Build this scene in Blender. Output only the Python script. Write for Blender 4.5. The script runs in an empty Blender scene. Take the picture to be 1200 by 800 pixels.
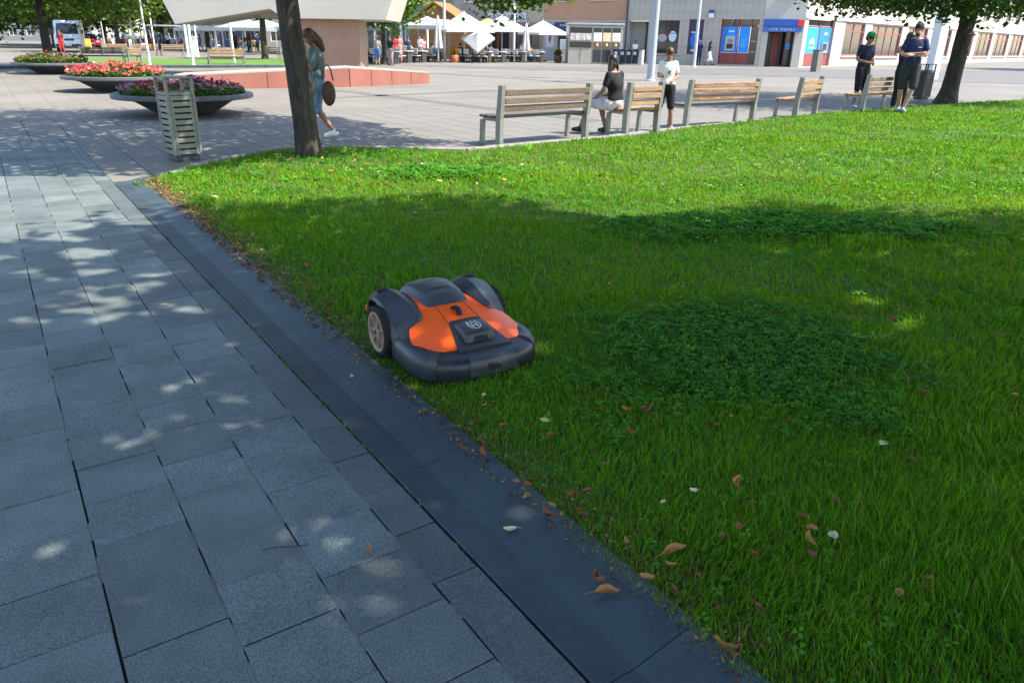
import bpy, bmesh, math, random
import numpy as np
from mathutils import Vector, Matrix

# ---------------------------------------------------------------- camera, sky, sun, exposure
scene = bpy.context.scene
COL = scene.collection
RND = random.Random(11)
NR = np.random.default_rng(5)
rad = math.radians

FOC, CAM_H = 865.0, 1.5                     # focal length in pixels of the 1200 px wide photograph, eye height in metres
TH, RO = math.atan(352 / FOC), rad(1.0)
cF = Vector((0, math.cos(TH), -math.sin(TH)))
_r = Vector((1, 0, 0)); _u = Vector((0, math.sin(TH), math.cos(TH)))
cR = _r * math.cos(RO) + _u * math.sin(RO)
cU = -_r * math.sin(RO) + _u * math.cos(RO)
cd = bpy.data.cameras.new('camera'); cam = bpy.data.objects.new('camera', cd); COL.objects.link(cam)
m3 = Matrix((cR, cU, -cF)).transposed()
cam.matrix_world = Matrix.Translation((0, 0, CAM_H)) @ m3.to_4x4()
cd.sensor_width = 36; cd.lens = FOC / 1200 * 36; cd.clip_end = 2000; cd.clip_start = 0.05
scene.camera = cam

SUN_EL = 53.0
SUN_AZ = math.atan2(0.95, -0.20)            # clockwise from +Y
sdir = Vector((math.sin(SUN_AZ) * math.cos(rad(SUN_EL)), math.cos(SUN_AZ) * math.cos(rad(SUN_EL)), math.sin(rad(SUN_EL))))
world = bpy.data.worlds.new('World'); scene.world = world; world.use_nodes = True
wn = world.node_tree.nodes; wl = world.node_tree.links
sky = wn.new('ShaderNodeTexSky'); sky.sky_type = 'NISHITA'; sky.sun_disc = False
sky.sun_elevation = rad(SUN_EL); sky.sun_rotation = SUN_AZ
bg = wn['Background']; bg.inputs['Strength'].default_value = 0.15
wl.new(sky.outputs['Color'], bg.inputs['Color'])
sl = bpy.data.lights.new('sun', 'SUN'); sl.energy = 4.1; sl.angle = rad(0.5); sl.color = (1.0, 0.93, 0.79)
so = bpy.data.objects.new('sun', sl); COL.objects.link(so)
so.rotation_euler = sdir.to_track_quat('Z', 'Y').to_euler(); so.location = (20, -5, 30)
scene.view_settings.view_transform = 'Standard'; scene.view_settings.look = 'None'
scene.view_settings.exposure = 1.62; scene.view_settings.gamma = 1.0
scene.cycles.max_bounces = 6; scene.cycles.transparent_max_bounces = 6

# ---------------------------------------------------------------- placing: a pixel of the photograph -> a place on the ground
def ray(x, y):
    return cF + cR * ((x - 600) / FOC) - cU * ((y - 400) / FOC)
def G(x, y, z=0.0):
    d = ray(x, y); t = (z - CAM_H) / d.z
    return Vector((d.x * t, d.y * t, z))
UA = Vector((-math.sin(rad(34.5)), math.cos(rad(34.5)), 0)); VA = Vector((UA.y, -UA.x, 0))   # along / across the paving
def UV(u, v, z=0.0):
    p = UA * u + VA * v; p.z = z
    return p
PAVE_ROT = math.atan2(VA.y, VA.x)           # local x = across, local y = along the paving

# ---------------------------------------------------------------- object helpers
def tag(o, label=None, cat=None, group=None, kind=None):
    if label: o['label'] = label
    if cat: o['category'] = cat
    if group: o['group'] = group
    if kind: o['kind'] = kind
    return o
def thing(name, label, cat, loc=(0, 0, 0), rz=0.0, group=None):
    o = bpy.data.objects.new(name, None); COL.objects.link(o)
    o.empty_display_size = 0.1; o.location = loc; o.rotation_euler = (0, 0, rz)
    return tag(o, label, cat, group)
def dup(root, loc=None, rz=None, label=None, parent=None):
    c = root.copy(); COL.objects.link(c)
    if parent: c.parent = parent
    if loc is not None: c.location = loc
    if rz is not None: c.rotation_euler = (0, 0, rz)
    if label: c['label'] = label
    for ch in list(root.children): dup(ch, parent=c)
    return c

class MB:
    def __init__(s): s.v = []; s.f = []; s.m = []; s.mi = 0; s.T = None
    def add(s, vs, fs):
        o = len(s.v)
        if s.T is not None: vs = [s.T @ Vector(p) for p in vs]
        s.v += [tuple(p) for p in vs]; s.f += [tuple(i + o for i in f) for f in fs]; s.m += [s.mi] * len(fs)
        return s
    def box(s, c, d, ch=0.0, rz=0.0):
        hx, hy, hz = d[0] / 2, d[1] / 2, d[2] / 2
        vs = []; fs = []
        if ch <= 0:
            for sx in (-1, 1):
                for sy in (-1, 1):
                    for sz in (-1, 1): vs.append((sx * hx, sy * hy, sz * hz))
            fs = [(0, 1, 3, 2), (4, 6, 7, 5), (0, 4, 5, 1), (2, 3, 7, 6), (0, 2, 6, 4), (1, 5, 7, 3)]
        else:
            idx = {}
            for sx in (-1, 1):
                for sy in (-1, 1):
                    for sz in (-1, 1):
                        for a in range(3):
                            h = [hx - ch, hy - ch, hz - ch]; h[a] += ch
                            idx[(sx, sy, sz, a)] = len(vs); vs.append((sx * h[0], sy * h[1], sz * h[2]))
            S = (-1, 1)
            for q in S:
                fs.append(tuple(idx[(q, b, c2, 0)] for b, c2 in ((-1, -1), (1, -1), (1, 1), (-1, 1))))
                fs.append(tuple(idx[(b, q, c2, 1)] for b, c2 in ((-1, -1), (1, -1), (1, 1), (-1, 1))))
                fs.append(tuple(idx[(b, c2, q, 2)] for b, c2 in ((-1, -1), (1, -1), (1, 1), (-1, 1))))
                for p in S:
                    fs.append((idx[(q, p, -1, 0)], idx[(q, p, 1, 0)], idx[(q, p, 1, 1)], idx[(q, p, -1, 1)]))
                    fs.append((idx[(q, -1, p, 0)], idx[(q, 1, p, 0)], idx[(q, 1, p, 2)], idx[(q, -1, p, 2)]))
                    fs.append((idx[(-1, q, p, 1)], idx[(1, q, p, 1)], idx[(1, q, p, 2)], idx[(-1, q, p, 2)]))
                    for w in S: fs.append((idx[(q, p, w, 0)], idx[(q, p, w, 1)], idx[(q, p, w, 2)]))
        if rz:
            cs, sn = math.cos(rz), math.sin(rz); vs = [(x * cs - y * sn, x * sn + y * cs, z) for x, y, z in vs]
        return s.add([(x + c[0], y + c[1], z + c[2]) for x, y, z in vs], fs)
    def rings(s, rs, cap=True, closed=False):
        n = len(rs[0]); vs = [p for r in rs for p in r]; fs = []
        k = len(rs)
        for i in range(k if closed else k - 1):
            a, b = i * n, ((i + 1) % k) * n
            for j in range(n): fs.append((a + j, a + (j + 1) % n, b + (j + 1) % n, b + j))
        if cap and not closed:
            fs.append(tuple(range(n - 1, -1, -1))); fs.append(tuple((k - 1) * n + j for j in range(n)))
        return s.add(vs, fs)
    def tube(s, pts, rr, n=8, cap=True, dome=False):
        pts = [Vector(p) for p in pts]
        if not hasattr(rr, '__len__'): rr = [rr] * len(pts)
        rr = [r if hasattr(r, '__len__') else (r, r) for r in rr]
        if dome:
            P, Q = [], []
            t0 = (pts[0] - pts[1]).normalized(); t1 = (pts[-1] - pts[-2]).normalized()
            for a in (80, 50, 22): P.append(pts[0] + t0 * (min(rr[0]) * math.sin(rad(a)))); Q.append((rr[0][0] * math.cos(rad(a)), rr[0][1] * math.cos(rad(a))))
            P += pts; Q += rr
            for a in (22, 50, 80): P.append(pts[-1] + t1 * (min(rr[-1]) * math.sin(rad(a)))); Q.append((rr[-1][0] * math.cos(rad(a)), rr[-1][1] * math.cos(rad(a))))
            pts, rr = P, Q
        rs = []; up = None
        for i, p in enumerate(pts):
            t = (pts[min(i + 1, len(pts) - 1)] - pts[max(i - 1, 0)]).normalized()
            if up is None:
                up = Vector((0, 0, 1)) if abs(t.z) < 0.9 else Vector((1, 0, 0))
            a = (up - t * up.dot(t)).normalized(); b = t.cross(a); up = a
            r = rr[i]; rx, ry = (r if hasattr(r, '__len__') else (r, r))
            rs.append([p + a * (math.cos(2 * math.pi * j / n) * rx) + b * (math.sin(2 * math.pi * j / n) * ry) for j in range(n)])
        return s.rings(rs, cap)
    def ell(s, c, r, n=12, k=8, tilt=None):
        c = Vector(c); rs = []
        for i in range(k + 1):
            a = math.pi * (i + 0.02) / (k + 0.04) - math.pi / 2
            ring = [Vector((math.cos(2 * math.pi * j / n) * math.cos(a) * r[0], math.sin(2 * math.pi * j / n) * math.cos(a) * r[1], math.sin(a) * r[2])) for j in range(n)]
            rs.append([c + (tilt @ p if tilt else p) for p in ring])
        return s.rings(rs)
    def lathe(s, prof, n=24, c=(0, 0, 0), cap=True):
        return s.rings([[(c[0] + r * math.cos(2 * math.pi * j / n), c[1] + r * math.sin(2 * math.pi * j / n), c[2] + z) for j in range(n)] for r, z in prof], cap)
    def prism(s, poly, z0, z1, plane='xy'):
        def q(a, b, c): return (a, b, c) if plane == 'xy' else (a, c, b) if plane == 'xz' else (c, a, b)
        return s.rings([[q(x, y, z0) for x, y in poly], [q(x, y, z1) for x, y in poly]])
    def quad(s, *p): return s.add(p, [tuple(range(len(p)))])
    def build(s, name, mats, parent=None, smooth=None, loc=None, rz=None, recalc=True):
        me = bpy.data.meshes.new(name); me.from_pydata(s.v, [], s.f)
        if not isinstance(mats, (list, tuple)): mats = [mats]
        for m in mats: me.materials.append(m)
        if any(s.m): me.polygons.foreach_set('material_index', s.m)
        if recalc:
            bm = bmesh.new(); bm.from_mesh(me); bmesh.ops.recalc_face_normals(bm, faces=bm.faces); bm.to_mesh(me); bm.free()
        if smooth is not None:
            me.polygons.foreach_set('use_smooth', [True] * len(me.polygons)); me.set_sharp_from_angle(angle=rad(smooth))
        me.update()
        o = bpy.data.objects.new(name, me); COL.objects.link(o)
        if parent: o.parent = parent
        if loc is not None: o.location = loc
        if rz is not None: o.rotation_euler = (0, 0, rz)
        return o

def np_mesh(name, verts, faces, mat, parent=None, cols=None, smooth=False):
    """verts (N,3), faces (M,k) with k constant; cols (N,3) vertex colours called tint"""
    me = bpy.data.meshes.new(name); M_, k = faces.shape
    me.vertices.add(len(verts)); me.vertices.foreach_set('co', np.ascontiguousarray(verts, np.float32).ravel())
    me.loops.add(M_ * k); me.loops.foreach_set('vertex_index', np.ascontiguousarray(faces, np.int32).ravel())
    me.polygons.add(M_); me.polygons.foreach_set('loop_start', np.arange(0, M_ * k, k, dtype=np.int32))
    if smooth: me.polygons.foreach_set('use_smooth', np.ones(M_, bool))
    if cols is not None:
        a = me.color_attributes.new('tint', 'FLOAT_COLOR', 'POINT')
        a.data.foreach_set('color', np.concatenate([cols, np.ones((len(cols), 1))], 1).astype(np.float32).ravel())
    me.materials.append(mat); me.update(calc_edges=True); me.validate()
    o = bpy.data.objects.new(name, me); COL.objects.link(o)
    if parent: o.parent = parent
    return o

# ---------------------------------------------------------------- materials
MC = {}
def srgb(r, g, b):
    f = lambda c: (c / 255 / 12.92) if c / 255 <= 0.04045 else ((c / 255 + 0.055) / 1.055) ** 2.4
    return (f(r), f(g), f(b))
def mat(name, col, rough=0.7, var=0.12, scale=8.0, bump=0.0, bscale=None, metal=0.0, spec=0.4, rnd=0.0, coat=0.0, stretch=None, fine=0.0, fscale=200.0, emit=0.0, trans=0.0, stain=0.0):
    if name in MC: return MC[name]
    m = bpy.data.materials.new(name); m.use_nodes = True; MC[name] = m
    n = m.node_tree.nodes; l = m.node_tree.links; b = n['Principled BSDF']
    b.inputs['Roughness'].default_value = rough; b.inputs['Metallic'].default_value = metal
    b.inputs['Specular IOR Level'].default_value = spec; b.inputs['Coat Weight'].default_value = coat
    if coat: b.inputs['Coat Roughness'].default_value = 0.08
    tc = n.new('ShaderNodeTexCoord'); mp = n.new('ShaderNodeMapping'); l.new(tc.outputs['Object'], mp.inputs['Vector'])
    if stretch: mp.inputs['Scale'].default_value = stretch
    if rnd:          # every copy shows another stretch of the grain
        oi0 = n.new('ShaderNodeObjectInfo'); m0 = n.new('ShaderNodeMath'); m0.operation = 'MULTIPLY'; m0.inputs[1].default_value = 37.0; l.new(oi0.outputs['Random'], m0.inputs[0])
        va = n.new('ShaderNodeVectorMath'); va.operation = 'ADD'; l.new(mp.outputs['Vector'], va.inputs[0]); l.new(m0.outputs[0], va.inputs[1]); VEC = va.outputs['Vector']
    else: VEC = mp.outputs['Vector']
    nz = n.new('ShaderNodeTexNoise'); nz.inputs['Scale'].default_value = scale; nz.inputs['Detail'].default_value = 6; nz.inputs['Roughness'].default_value = 0.6
    l.new(VEC, nz.inputs['Vector'])
    mr = n.new('ShaderNodeMapRange'); mr.inputs['From Min'].default_value = 0.3; mr.inputs['From Max'].default_value = 0.7
    mr.inputs['To Min'].default_value = 1 - var; mr.inputs['To Max'].default_value = 1 + var
    l.new(nz.outputs['Fac'], mr.inputs['Value']); val = mr.outputs['Result']
    if fine:
        n2 = n.new('ShaderNodeTexNoise'); n2.inputs['Scale'].default_value = fscale; n2.inputs['Detail'].default_value = 2
        l.new(VEC, n2.inputs['Vector'])
        m2 = n.new('ShaderNodeMapRange'); m2.inputs['From Min'].default_value = 0.3; m2.inputs['From Max'].default_value = 0.7
        m2.inputs['To Min'].default_value = 1 - fine; m2.inputs['To Max'].default_value = 1 + fine
        l.new(n2.outputs['Fac'], m2.inputs['Value'])
        mm = n.new('ShaderNodeMath'); mm.operation = 'MULTIPLY'; l.new(val, mm.inputs[0]); l.new(m2.outputs['Result'], mm.inputs[1]); val = mm.outputs[0]
    if rnd:
        oi = n.new('ShaderNodeObjectInfo'); m3_ = n.new('ShaderNodeMapRange')
        m3_.inputs['To Min'].default_value = 1 - rnd; m3_.inputs['To Max'].default_value = 1 + rnd
        l.new(oi.outputs['Random'], m3_.inputs['Value'])
        mm = n.new('ShaderNodeMath'); mm.operation = 'MULTIPLY'; l.new(val, mm.inputs[0]); l.new(m3_.outputs['Result'], mm.inputs[1]); val = mm.outputs[0]
    if stain:        # dirt and wear spread over the whole place, from slab to slab
        ge = n.new('ShaderNodeNewGeometry'); n4 = n.new('ShaderNodeTexNoise'); n4.inputs['Scale'].default_value = 1.7; n4.inputs['Detail'].default_value = 8; n4.inputs['Roughness'].default_value = .7
        l.new(ge.outputs['Position'], n4.inputs['Vector']); m4 = n.new('ShaderNodeMapRange'); m4.inputs['From Min'].default_value = 0.35; m4.inputs['From Max'].default_value = 0.62
        m4.inputs['To Min'].default_value = 1 - stain; m4.inputs['To Max'].default_value = 1 + stain * .5; l.new(n4.outputs['Fac'], m4.inputs['Value'])
        mm = n.new('ShaderNodeMath'); mm.operation = 'MULTIPLY'; l.new(val, mm.inputs[0]); l.new(m4.outputs['Result'], mm.inputs[1]); val = mm.outputs[0]
    vm = n.new('ShaderNodeVectorMath'); vm.operation = 'SCALE'; vm.inputs[0].default_value = col; l.new(val, vm.inputs['Scale'])
    l.new(vm.outputs['Vector'], b.inputs['Base Color'])
    if bump:
        bp = n.new('ShaderNodeBump'); bp.inputs['Strength'].default_value = bump; bp.inputs['Distance'].default_value = 0.01
        nb = n.new('ShaderNodeTexNoise'); nb.inputs['Scale'].default_value = bscale or scale * 4; nb.inputs['Detail'].default_value = 5
        l.new(VEC, nb.inputs['Vector']); l.new(nb.outputs['Fac'], bp.inputs['Height']); l.new(bp.outputs['Normal'], b.inputs['Normal'])
    if emit:
        l.new(vm.outputs['Vector'], b.inputs['Emission Color']); b.inputs['Emission Strength'].default_value = emit
    if trans:
        tr = n.new('ShaderNodeBsdfTranslucent'); l.new(vm.outputs['Vector'], tr.inputs['Color'])
        mx = n.new('ShaderNodeMixShader'); mx.inputs['Fac'].default_value = trans
        l.new(b.outputs['BSDF'], mx.inputs[1]); l.new(tr.outputs['BSDF'], mx.inputs[2]); l.new(mx.outputs['Shader'], n['Material Output'].inputs['Surface'])
    return m
def plant_mat(name, rough=0.5, trans=0.4, warm=(1.25, 1.15, 0.5), spec=0.35):
    """leaves and grass: colour from the tint attribute, partly translucent"""
    m = bpy.data.materials.new(name); m.use_nodes = True
    n = m.node_tree.nodes; l = m.node_tree.links; b = n['Principled BSDF']
    b.inputs['Roughness'].default_value = rough; b.inputs['Specular IOR Level'].default_value = spec
    at = n.new('ShaderNodeAttribute'); at.attribute_name = 'tint'
    l.new(at.outputs['Color'], b.inputs['Base Color'])
    vm = n.new('ShaderNodeVectorMath'); vm.operation = 'MULTIPLY'; vm.inputs[1].default_value = warm; l.new(at.outputs['Color'], vm.inputs[0])
    tr = n.new('ShaderNodeBsdfTranslucent'); l.new(vm.outputs['Vector'], tr.inputs['Color'])
    mx = n.new('ShaderNodeMixShader'); mx.inputs['Fac'].default_value = trans
    l.new(b.outputs['BSDF'], mx.inputs[1]); l.new(tr.outputs['BSDF'], mx.inputs[2])
    l.new(mx.outputs['Shader'], n['Material Output'].inputs['Surface'])
    return m
LEAF = plant_mat('leaf_green'); GRASS = plant_mat('grass_blade', 0.6, 0.40, (1.35, 1.12, .35), 0.10); CLOVERM = plant_mat('clover_leaf', 0.75, 0.3, (1.25, 1.1, .45), 0.05); PETAL = plant_mat('petal', 0.6, 0.3, (1, 1, 1))
STEEL = mat('steel_grey', (0.23, 0.23, 0.215), 0.42, 0.1, 15, metal=0.35)
GALV = mat('galvanised', (0.50, 0.51, 0.50), 0.45, 0.08, 20, metal=0.3)
DARKM = mat('dark_metal', (0.045, 0.048, 0.05), 0.5, 0.15, 10)
GLASS = mat('dark_glass', (0.028, 0.034, 0.036), 0.08, 0.35, 1.2, spec=0.8)
WHITEP = mat('white_paint', (0.8, 0.8, 0.78), 0.6, 0.04, 6)
CANVAS = mat('white_canvas', (0.62, 0.61, 0.59), 0.85, 0.06, 4, trans=0.25)
SKIN = mat('skin', (0.36, 0.205, 0.14), 0.55, 0.06, 10)
SKIN_TAN = mat('skin_tanned', (0.27, 0.140, 0.088), 0.55, 0.06, 10)
def plain(r, g, b, rough=0.8, **k):
    return mat('paint_%d_%d_%d' % (r, g, b), srgb(r, g, b), rough, 0.08, 6, **k)

def text(name, body, size, m, parent=None, loc=(0, 0, 0), rot=(0, 0, 0), ext=0.002, sx=1.0):
    """flat lettering as a real mesh"""
    c = bpy.data.curves.new(name, 'FONT'); c.body = body; c.size = size; c.extrude = ext; c.align_x = 'CENTER'; c.align_y = 'CENTER'; c.resolution_u = 2
    t = bpy.data.objects.new(name, c); COL.objects.link(t)
    me = bpy.data.meshes.new_from_object(t.evaluated_get(bpy.context.evaluated_depsgraph_get())); bpy.data.objects.remove(t); bpy.data.curves.remove(c)
    me.materials.clear(); me.materials.append(m)
    o = bpy.data.objects.new(name, me); COL.objects.link(o); o.location = loc; o.rotation_euler = rot; o.scale = (sx, 1, 1)
    if parent: o.parent = parent
    return o
# ================================================================ THE SETTING
# ---------- paving, plaza, lawn materials
def paving_mat(name, col, joint=0.6):
    return mat(name, col, 0.62, 0.16, 1.3, bump=0.4, bscale=170, rnd=0.15, fine=0.5, fscale=190, spec=0.35, stain=0.30)
SLAB = paving_mat('granite_slab', (0.118, 0.142, 0.142)); SLAB2 = paving_mat('granite_slab_pale', (0.124, 0.148, 0.147))
SLAB_N = mat('granite_band', (0.086, 0.104, 0.106), 0.6, 0.18, 1.5, bump=0.5, bscale=140, rnd=0.10, fine=0.5, fscale=210, spec=0.35, stain=.2)
PSLAB = mat('plaza_slab', (0.148, 0.138, 0.124), 0.7, 0.1, 1.5, bump=0.2, bscale=120, rnd=0.06, fine=0.15)
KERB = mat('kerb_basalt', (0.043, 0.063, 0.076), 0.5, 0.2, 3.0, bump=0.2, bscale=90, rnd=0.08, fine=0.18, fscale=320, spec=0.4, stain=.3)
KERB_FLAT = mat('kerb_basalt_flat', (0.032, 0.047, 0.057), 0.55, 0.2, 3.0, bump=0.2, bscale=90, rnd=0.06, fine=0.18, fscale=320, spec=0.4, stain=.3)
JOINT = mat('joint_dirt', (0.018, 0.017, 0.016), 0.95, 0.3, 60)
SANDJ = mat('joint_sand', (0.17, 0.165, 0.155), 0.95, 0.3, 80)

def plaza_mat():
    """pale stone flags laid along and across, joints a little darker, faint stains"""
    m = bpy.data.materials.new('plaza_stone'); m.use_nodes = True
    n = m.node_tree.nodes; l = m.node_tree.links; b = n['Principled BSDF']; b.inputs['Roughness'].default_value = 0.75
    b.inputs['Specular IOR Level'].default_value = 0.3
    tc = n.new('ShaderNodeTexCoord'); mp = n.new('ShaderNodeMapping'); l.new(tc.outputs['Object'], mp.inputs['Vector'])
    mp.inputs['Rotation'].default_value = (0, 0, math.pi / 2)
    br = n.new('ShaderNodeTexBrick'); l.new(mp.outputs['Vector'], br.inputs['Vector'])
    br.inputs['Color1'].default_value = (0.155, 0.142, 0.124, 1); br.inputs['Color2'].default_value = (0.172, 0.157, 0.137, 1); br.inputs['Mortar'].default_value = (0.115, 0.107, 0.096, 1)
    br.inputs['Scale'].default_value = 1.0; br.inputs['Brick Width'].default_value = 1.2; br.inputs['Row Height'].default_value = 0.6; br.inputs['Mortar Size'].default_value = 0.012
    nz = n.new('ShaderNodeTexNoise'); nz.inputs['Scale'].default_value = 0.35; nz.inputs['Detail'].default_value = 7; l.new(tc.outputs['Object'], nz.inputs['Vector'])
    mr = n.new('ShaderNodeMapRange'); mr.inputs['From Min'].default_value = 0.3; mr.inputs['From Max'].default_value = 0.7; mr.inputs['To Min'].default_value = 0.82; mr.inputs['To Max'].default_value = 1.12
    l.new(nz.outputs['Fac'], mr.inputs['Value'])
    vm = n.new('ShaderNodeVectorMath'); vm.operation = 'SCALE'; l.new(br.outputs['Color'], vm.inputs[0]); l.new(mr.outputs['Result'], vm.inputs['Scale'])
    l.new(vm.outputs['Vector'], b.inputs['Base Color'])
    return m
PLAZA = plaza_mat()
ASPH = mat('street_asphalt', (0.112, 0.111, 0.106), 0.85, 0.12, 1.0, fine=0.15)
SOIL = mat('soil', (0.042, 0.075, 0.014), 0.95, 0.5, 14, fine=0.4)
COBBLE = mat('cobble', (0.105, 0.10, 0.094), 0.85, 0.3, 5)

def sheet(name, quads, m, z=0.0, kind='structure'):
    b = MB()
    for q in quads: b.quad(*[(p[0], p[1], z) for p in q])
    o = b.build(name, m, loc=(0, 0, 0), rz=PAVE_ROT); tag(o, kind=kind)
    return o
# sheets in paving coordinates: x = across (v), y = along (u)
def rect(v0, v1, u0, u1): return [(v0, u0), (v1, u0), (v1, u1), (v0, u1)]
sheet('ground', [rect(-500, 500, -500, 900)], PLAZA, -0.035)
sheet('plaza', [rect(-200, 250, 16.6, 250), rect(-200, -5.4, -40, 16.6), rect(14.0, 250, 9.0, 16.6)], PLAZA, 0.0)

# ---------- the pavement: slabs in rows along the path, the nearest each an object, the far ones joined
pave = MB(); pave.quad((-5.4, -6, 0), (0.972, -6, 0), (0.972, 16.6, 0), (-5.4, 16.6, 0)); pave.quad((0.972, 8.9, 0), (14, 8.9, 0), (14, 16.6, 0), (0.972, 16.6, 0))
pave = pave.build('pavement', JOINT, loc=(0, 0, -0.010), rz=PAVE_ROT); tag(pave, kind='structure')
P0 = 0.268
rows = []          # (v0, v1, phase, doubles)
rows.append((0.822, 0.966, 1.58, set(), SLAB_N))
rows.append((0.548, 0.814, 1.51, {6}, SLAB)); rows.append((0.279, 0.540, 1.64, {1, 9}, SLAB2)); rows.append((0.006, 0.271, 1.77, {0, 6}, SLAB))
ph = [1.90, 1.66, 1.81, 1.72, 1.95]
for k in range(20):
    rows.append((-0.265 - 0.273 * k, -0.003 - 0.273 * k, ph[k % 5], {RND.randint(0, 5), RND.randint(8, 16), RND.randint(20, 40)}, SLAB if k % 3 else SLAB2))
cells = []
for v0, v1, p, dbl, m in rows:
    i = -14
    while p + i * P0 < 13.4:
        ln = 2 if i in dbl else 1
        cells.append((v0, v1, p + i * P0, p + (i + ln) * P0, m if p + i * P0 < 9.1 or m is not SLAB_N else SLAB)); i += ln
far_cells = []
v = -5.4
k = 0
while v < 14:                                  # slabs beyond the lawn's corner, laid the same way in longer pieces
    w = 0.45 if abs(v + 0.45 - 0.96) > 0.3 or v > 0.97 else 0.972 - v
    u = 13.45 if v < 0.95 else 9.0 + (k % 3) * 0.0
    while u < 16.55:
        far_cells.append((v, v + w - 0.012, u, min(u + 0.6, 16.6) - 0.012, PSLAB)); u += 0.6
    v += w; k += 1
def cell_px(c):
    p = UV((c[2] + c[3]) / 2, (c[0] + c[1]) / 2); q = p - Vector((0, 0, CAM_H)); w = q.dot(cF)
    if w < 0.3: return 0, 0
    x, y = 600 + FOC * q.dot(cR) / w, 400 - FOC * q.dot(cU) / w
    if not (-130 < x < 1330 and -60 < y < 960): return 0, 0
    return w, (c[1] - c[0]) * FOC / w
scored = sorted(cells, key=lambda c: cell_px(c)[0] if cell_px(c)[0] else 1e9)
slab_mesh = {}
joined = MB(); jm = [SLAB, SLAB2, SLAB_N, PSLAB]
for i, c in enumerate(scored):
    cx, cy, w, ln = (c[0] + c[1]) / 2, (c[2] + c[3]) / 2, c[1] - c[0], c[3] - c[2] - RND.choice((0.003, 0.004, 0.005))
    if i < 300:
        key = (round(w, 2), round(c[3] - c[2], 2), c[4].name)
        if key not in slab_mesh:
            b = MB(); hx, hy, t, ch = w / 2 + .0013, (c[3] - c[2]) / 2 - 0.0015, 0.015, 0.0022
            b.rings([[(-hx, -hy, -t), (hx, -hy, -t), (hx, hy, -t), (-hx, hy, -t)], [(-hx, -hy, -ch), (hx, -hy, -ch), (hx, hy, -ch), (-hx, hy, -ch)],
                     [(-hx + ch, -hy + ch, 0), (hx - ch, -hy + ch, 0), (hx - ch, hy - ch, 0), (-hx + ch, hy - ch, 0)]])
            o = b.build('slab', c[4]); slab_mesh[key] = o.data
        else:
            o = bpy.data.objects.new('slab', slab_mesh[key]); COL.objects.link(o)
        o.parent = pave
        o.location = (cx + RND.uniform(-.001, .001), cy + RND.uniform(-.002, .002), 0.010 + RND.uniform(-0.0014, 0.0010))
        o.rotation_euler = (RND.uniform(-.004, .004), RND.uniform(-.004, .004), RND.uniform(-.003, .003))
    else:
        joined.mi = jm.index(c[4]); joined.box((cx, cy, 0.0025 + RND.uniform(-.001, .0005)), (w, ln, 0.015))
for c in far_cells:
    joined.mi = jm.index(c[4]); joined.box(((c[0] + c[1]) / 2, (c[2] + c[3]) / 2, 0.0025 + RND.uniform(-.001, .0005)), (c[1] - c[0], c[3] - c[2], 0.015))
jo = joined.build('far_slabs', jm, parent=pave); tag(jo, kind='stuff')
# joint sand: washed into parts of the joints
sj = MB()
for v_ in (0.0015, 0.275, 0.544, 0.818):
    u = 1.0
    while u < 9:
        L = RND.uniform(0.03, 0.30)
        if RND.random() < 0.8: sj.box((v_, u + L / 2, 0.0035), (0.010, L, 0.007))
        u += L + RND.uniform(0, 0.2)
tag(sj.build('joint_sand', SANDJ, parent=pave), kind='stuff')

# ---------- kerb: basalt stones, a flat band and a face tilting up to the lawn
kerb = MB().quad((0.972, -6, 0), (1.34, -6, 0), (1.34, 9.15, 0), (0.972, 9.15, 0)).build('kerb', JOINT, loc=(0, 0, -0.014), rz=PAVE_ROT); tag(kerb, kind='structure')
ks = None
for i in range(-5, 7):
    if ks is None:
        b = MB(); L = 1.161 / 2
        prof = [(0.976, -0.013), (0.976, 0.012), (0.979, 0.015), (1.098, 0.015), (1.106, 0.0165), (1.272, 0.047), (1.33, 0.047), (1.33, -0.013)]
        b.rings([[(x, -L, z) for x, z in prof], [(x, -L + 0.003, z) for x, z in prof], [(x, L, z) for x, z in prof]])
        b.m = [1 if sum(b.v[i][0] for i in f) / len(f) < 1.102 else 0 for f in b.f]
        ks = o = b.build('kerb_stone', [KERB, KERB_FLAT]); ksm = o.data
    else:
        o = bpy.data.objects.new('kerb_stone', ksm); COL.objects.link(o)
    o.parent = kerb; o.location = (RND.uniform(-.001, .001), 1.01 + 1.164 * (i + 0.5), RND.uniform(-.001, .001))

# ---------- lawn
LAWN_FAR = [(8.9, 1.12), (9.05, 1.3), (9.35, 1.7), (9.73, 2.06), (10.17, 2.59), (10.58, 3.25), (10.45, 3.9), (9.96, 4.56), (9.30, 5.5), (9.45, 7.1), (9.52, 8.2), (9.98, 10.66), (10.33, 13.6), (10.4, 16.0), (10.45, 19), (10.5, 22), (10.5, 34)]
lawn_poly_uv = [(-4, 1.29), (8.2, 1.27)] + LAWN_FAR + [(-4, 34)]        # (u, v)
def lawn_h(x, y):
    u = x * UA.x + y * UA.y; v_ = x * VA.x + y * VA.y
    return 0.012 + 0.02 * np.clip((v_ - 1.3) / 0.5, 0, 1) + 0.012 * np.sin(x * 1.3 + 1) * np.sin(y * 1.1) + 0.10 * np.clip((v_ - 9) / 9, 0, 1) * np.clip((u - 4) / 5, 0, 1)
LP = np.array([[UA.x * u + VA.x * v_, UA.y * u + VA.y * v_] for u, v_ in lawn_poly_uv])
def inside(px, py, poly=LP):
    r = np.zeros(len(px), bool); j = len(poly) - 1
    for i in range(len(poly)):
        xi, yi = poly[i]; xj, yj = poly[j]
        c = ((yi > py) != (yj > py)) & (px < (xj - xi) * (py - yi) / (yj - yi + 1e-12) + xi)
        r ^= c; j = i
    return r
bm = bmesh.new()
bv = [bm.verts.new((float(x), float(y), 0)) for x, y in LP]; bm.faces.new(bv)
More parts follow.
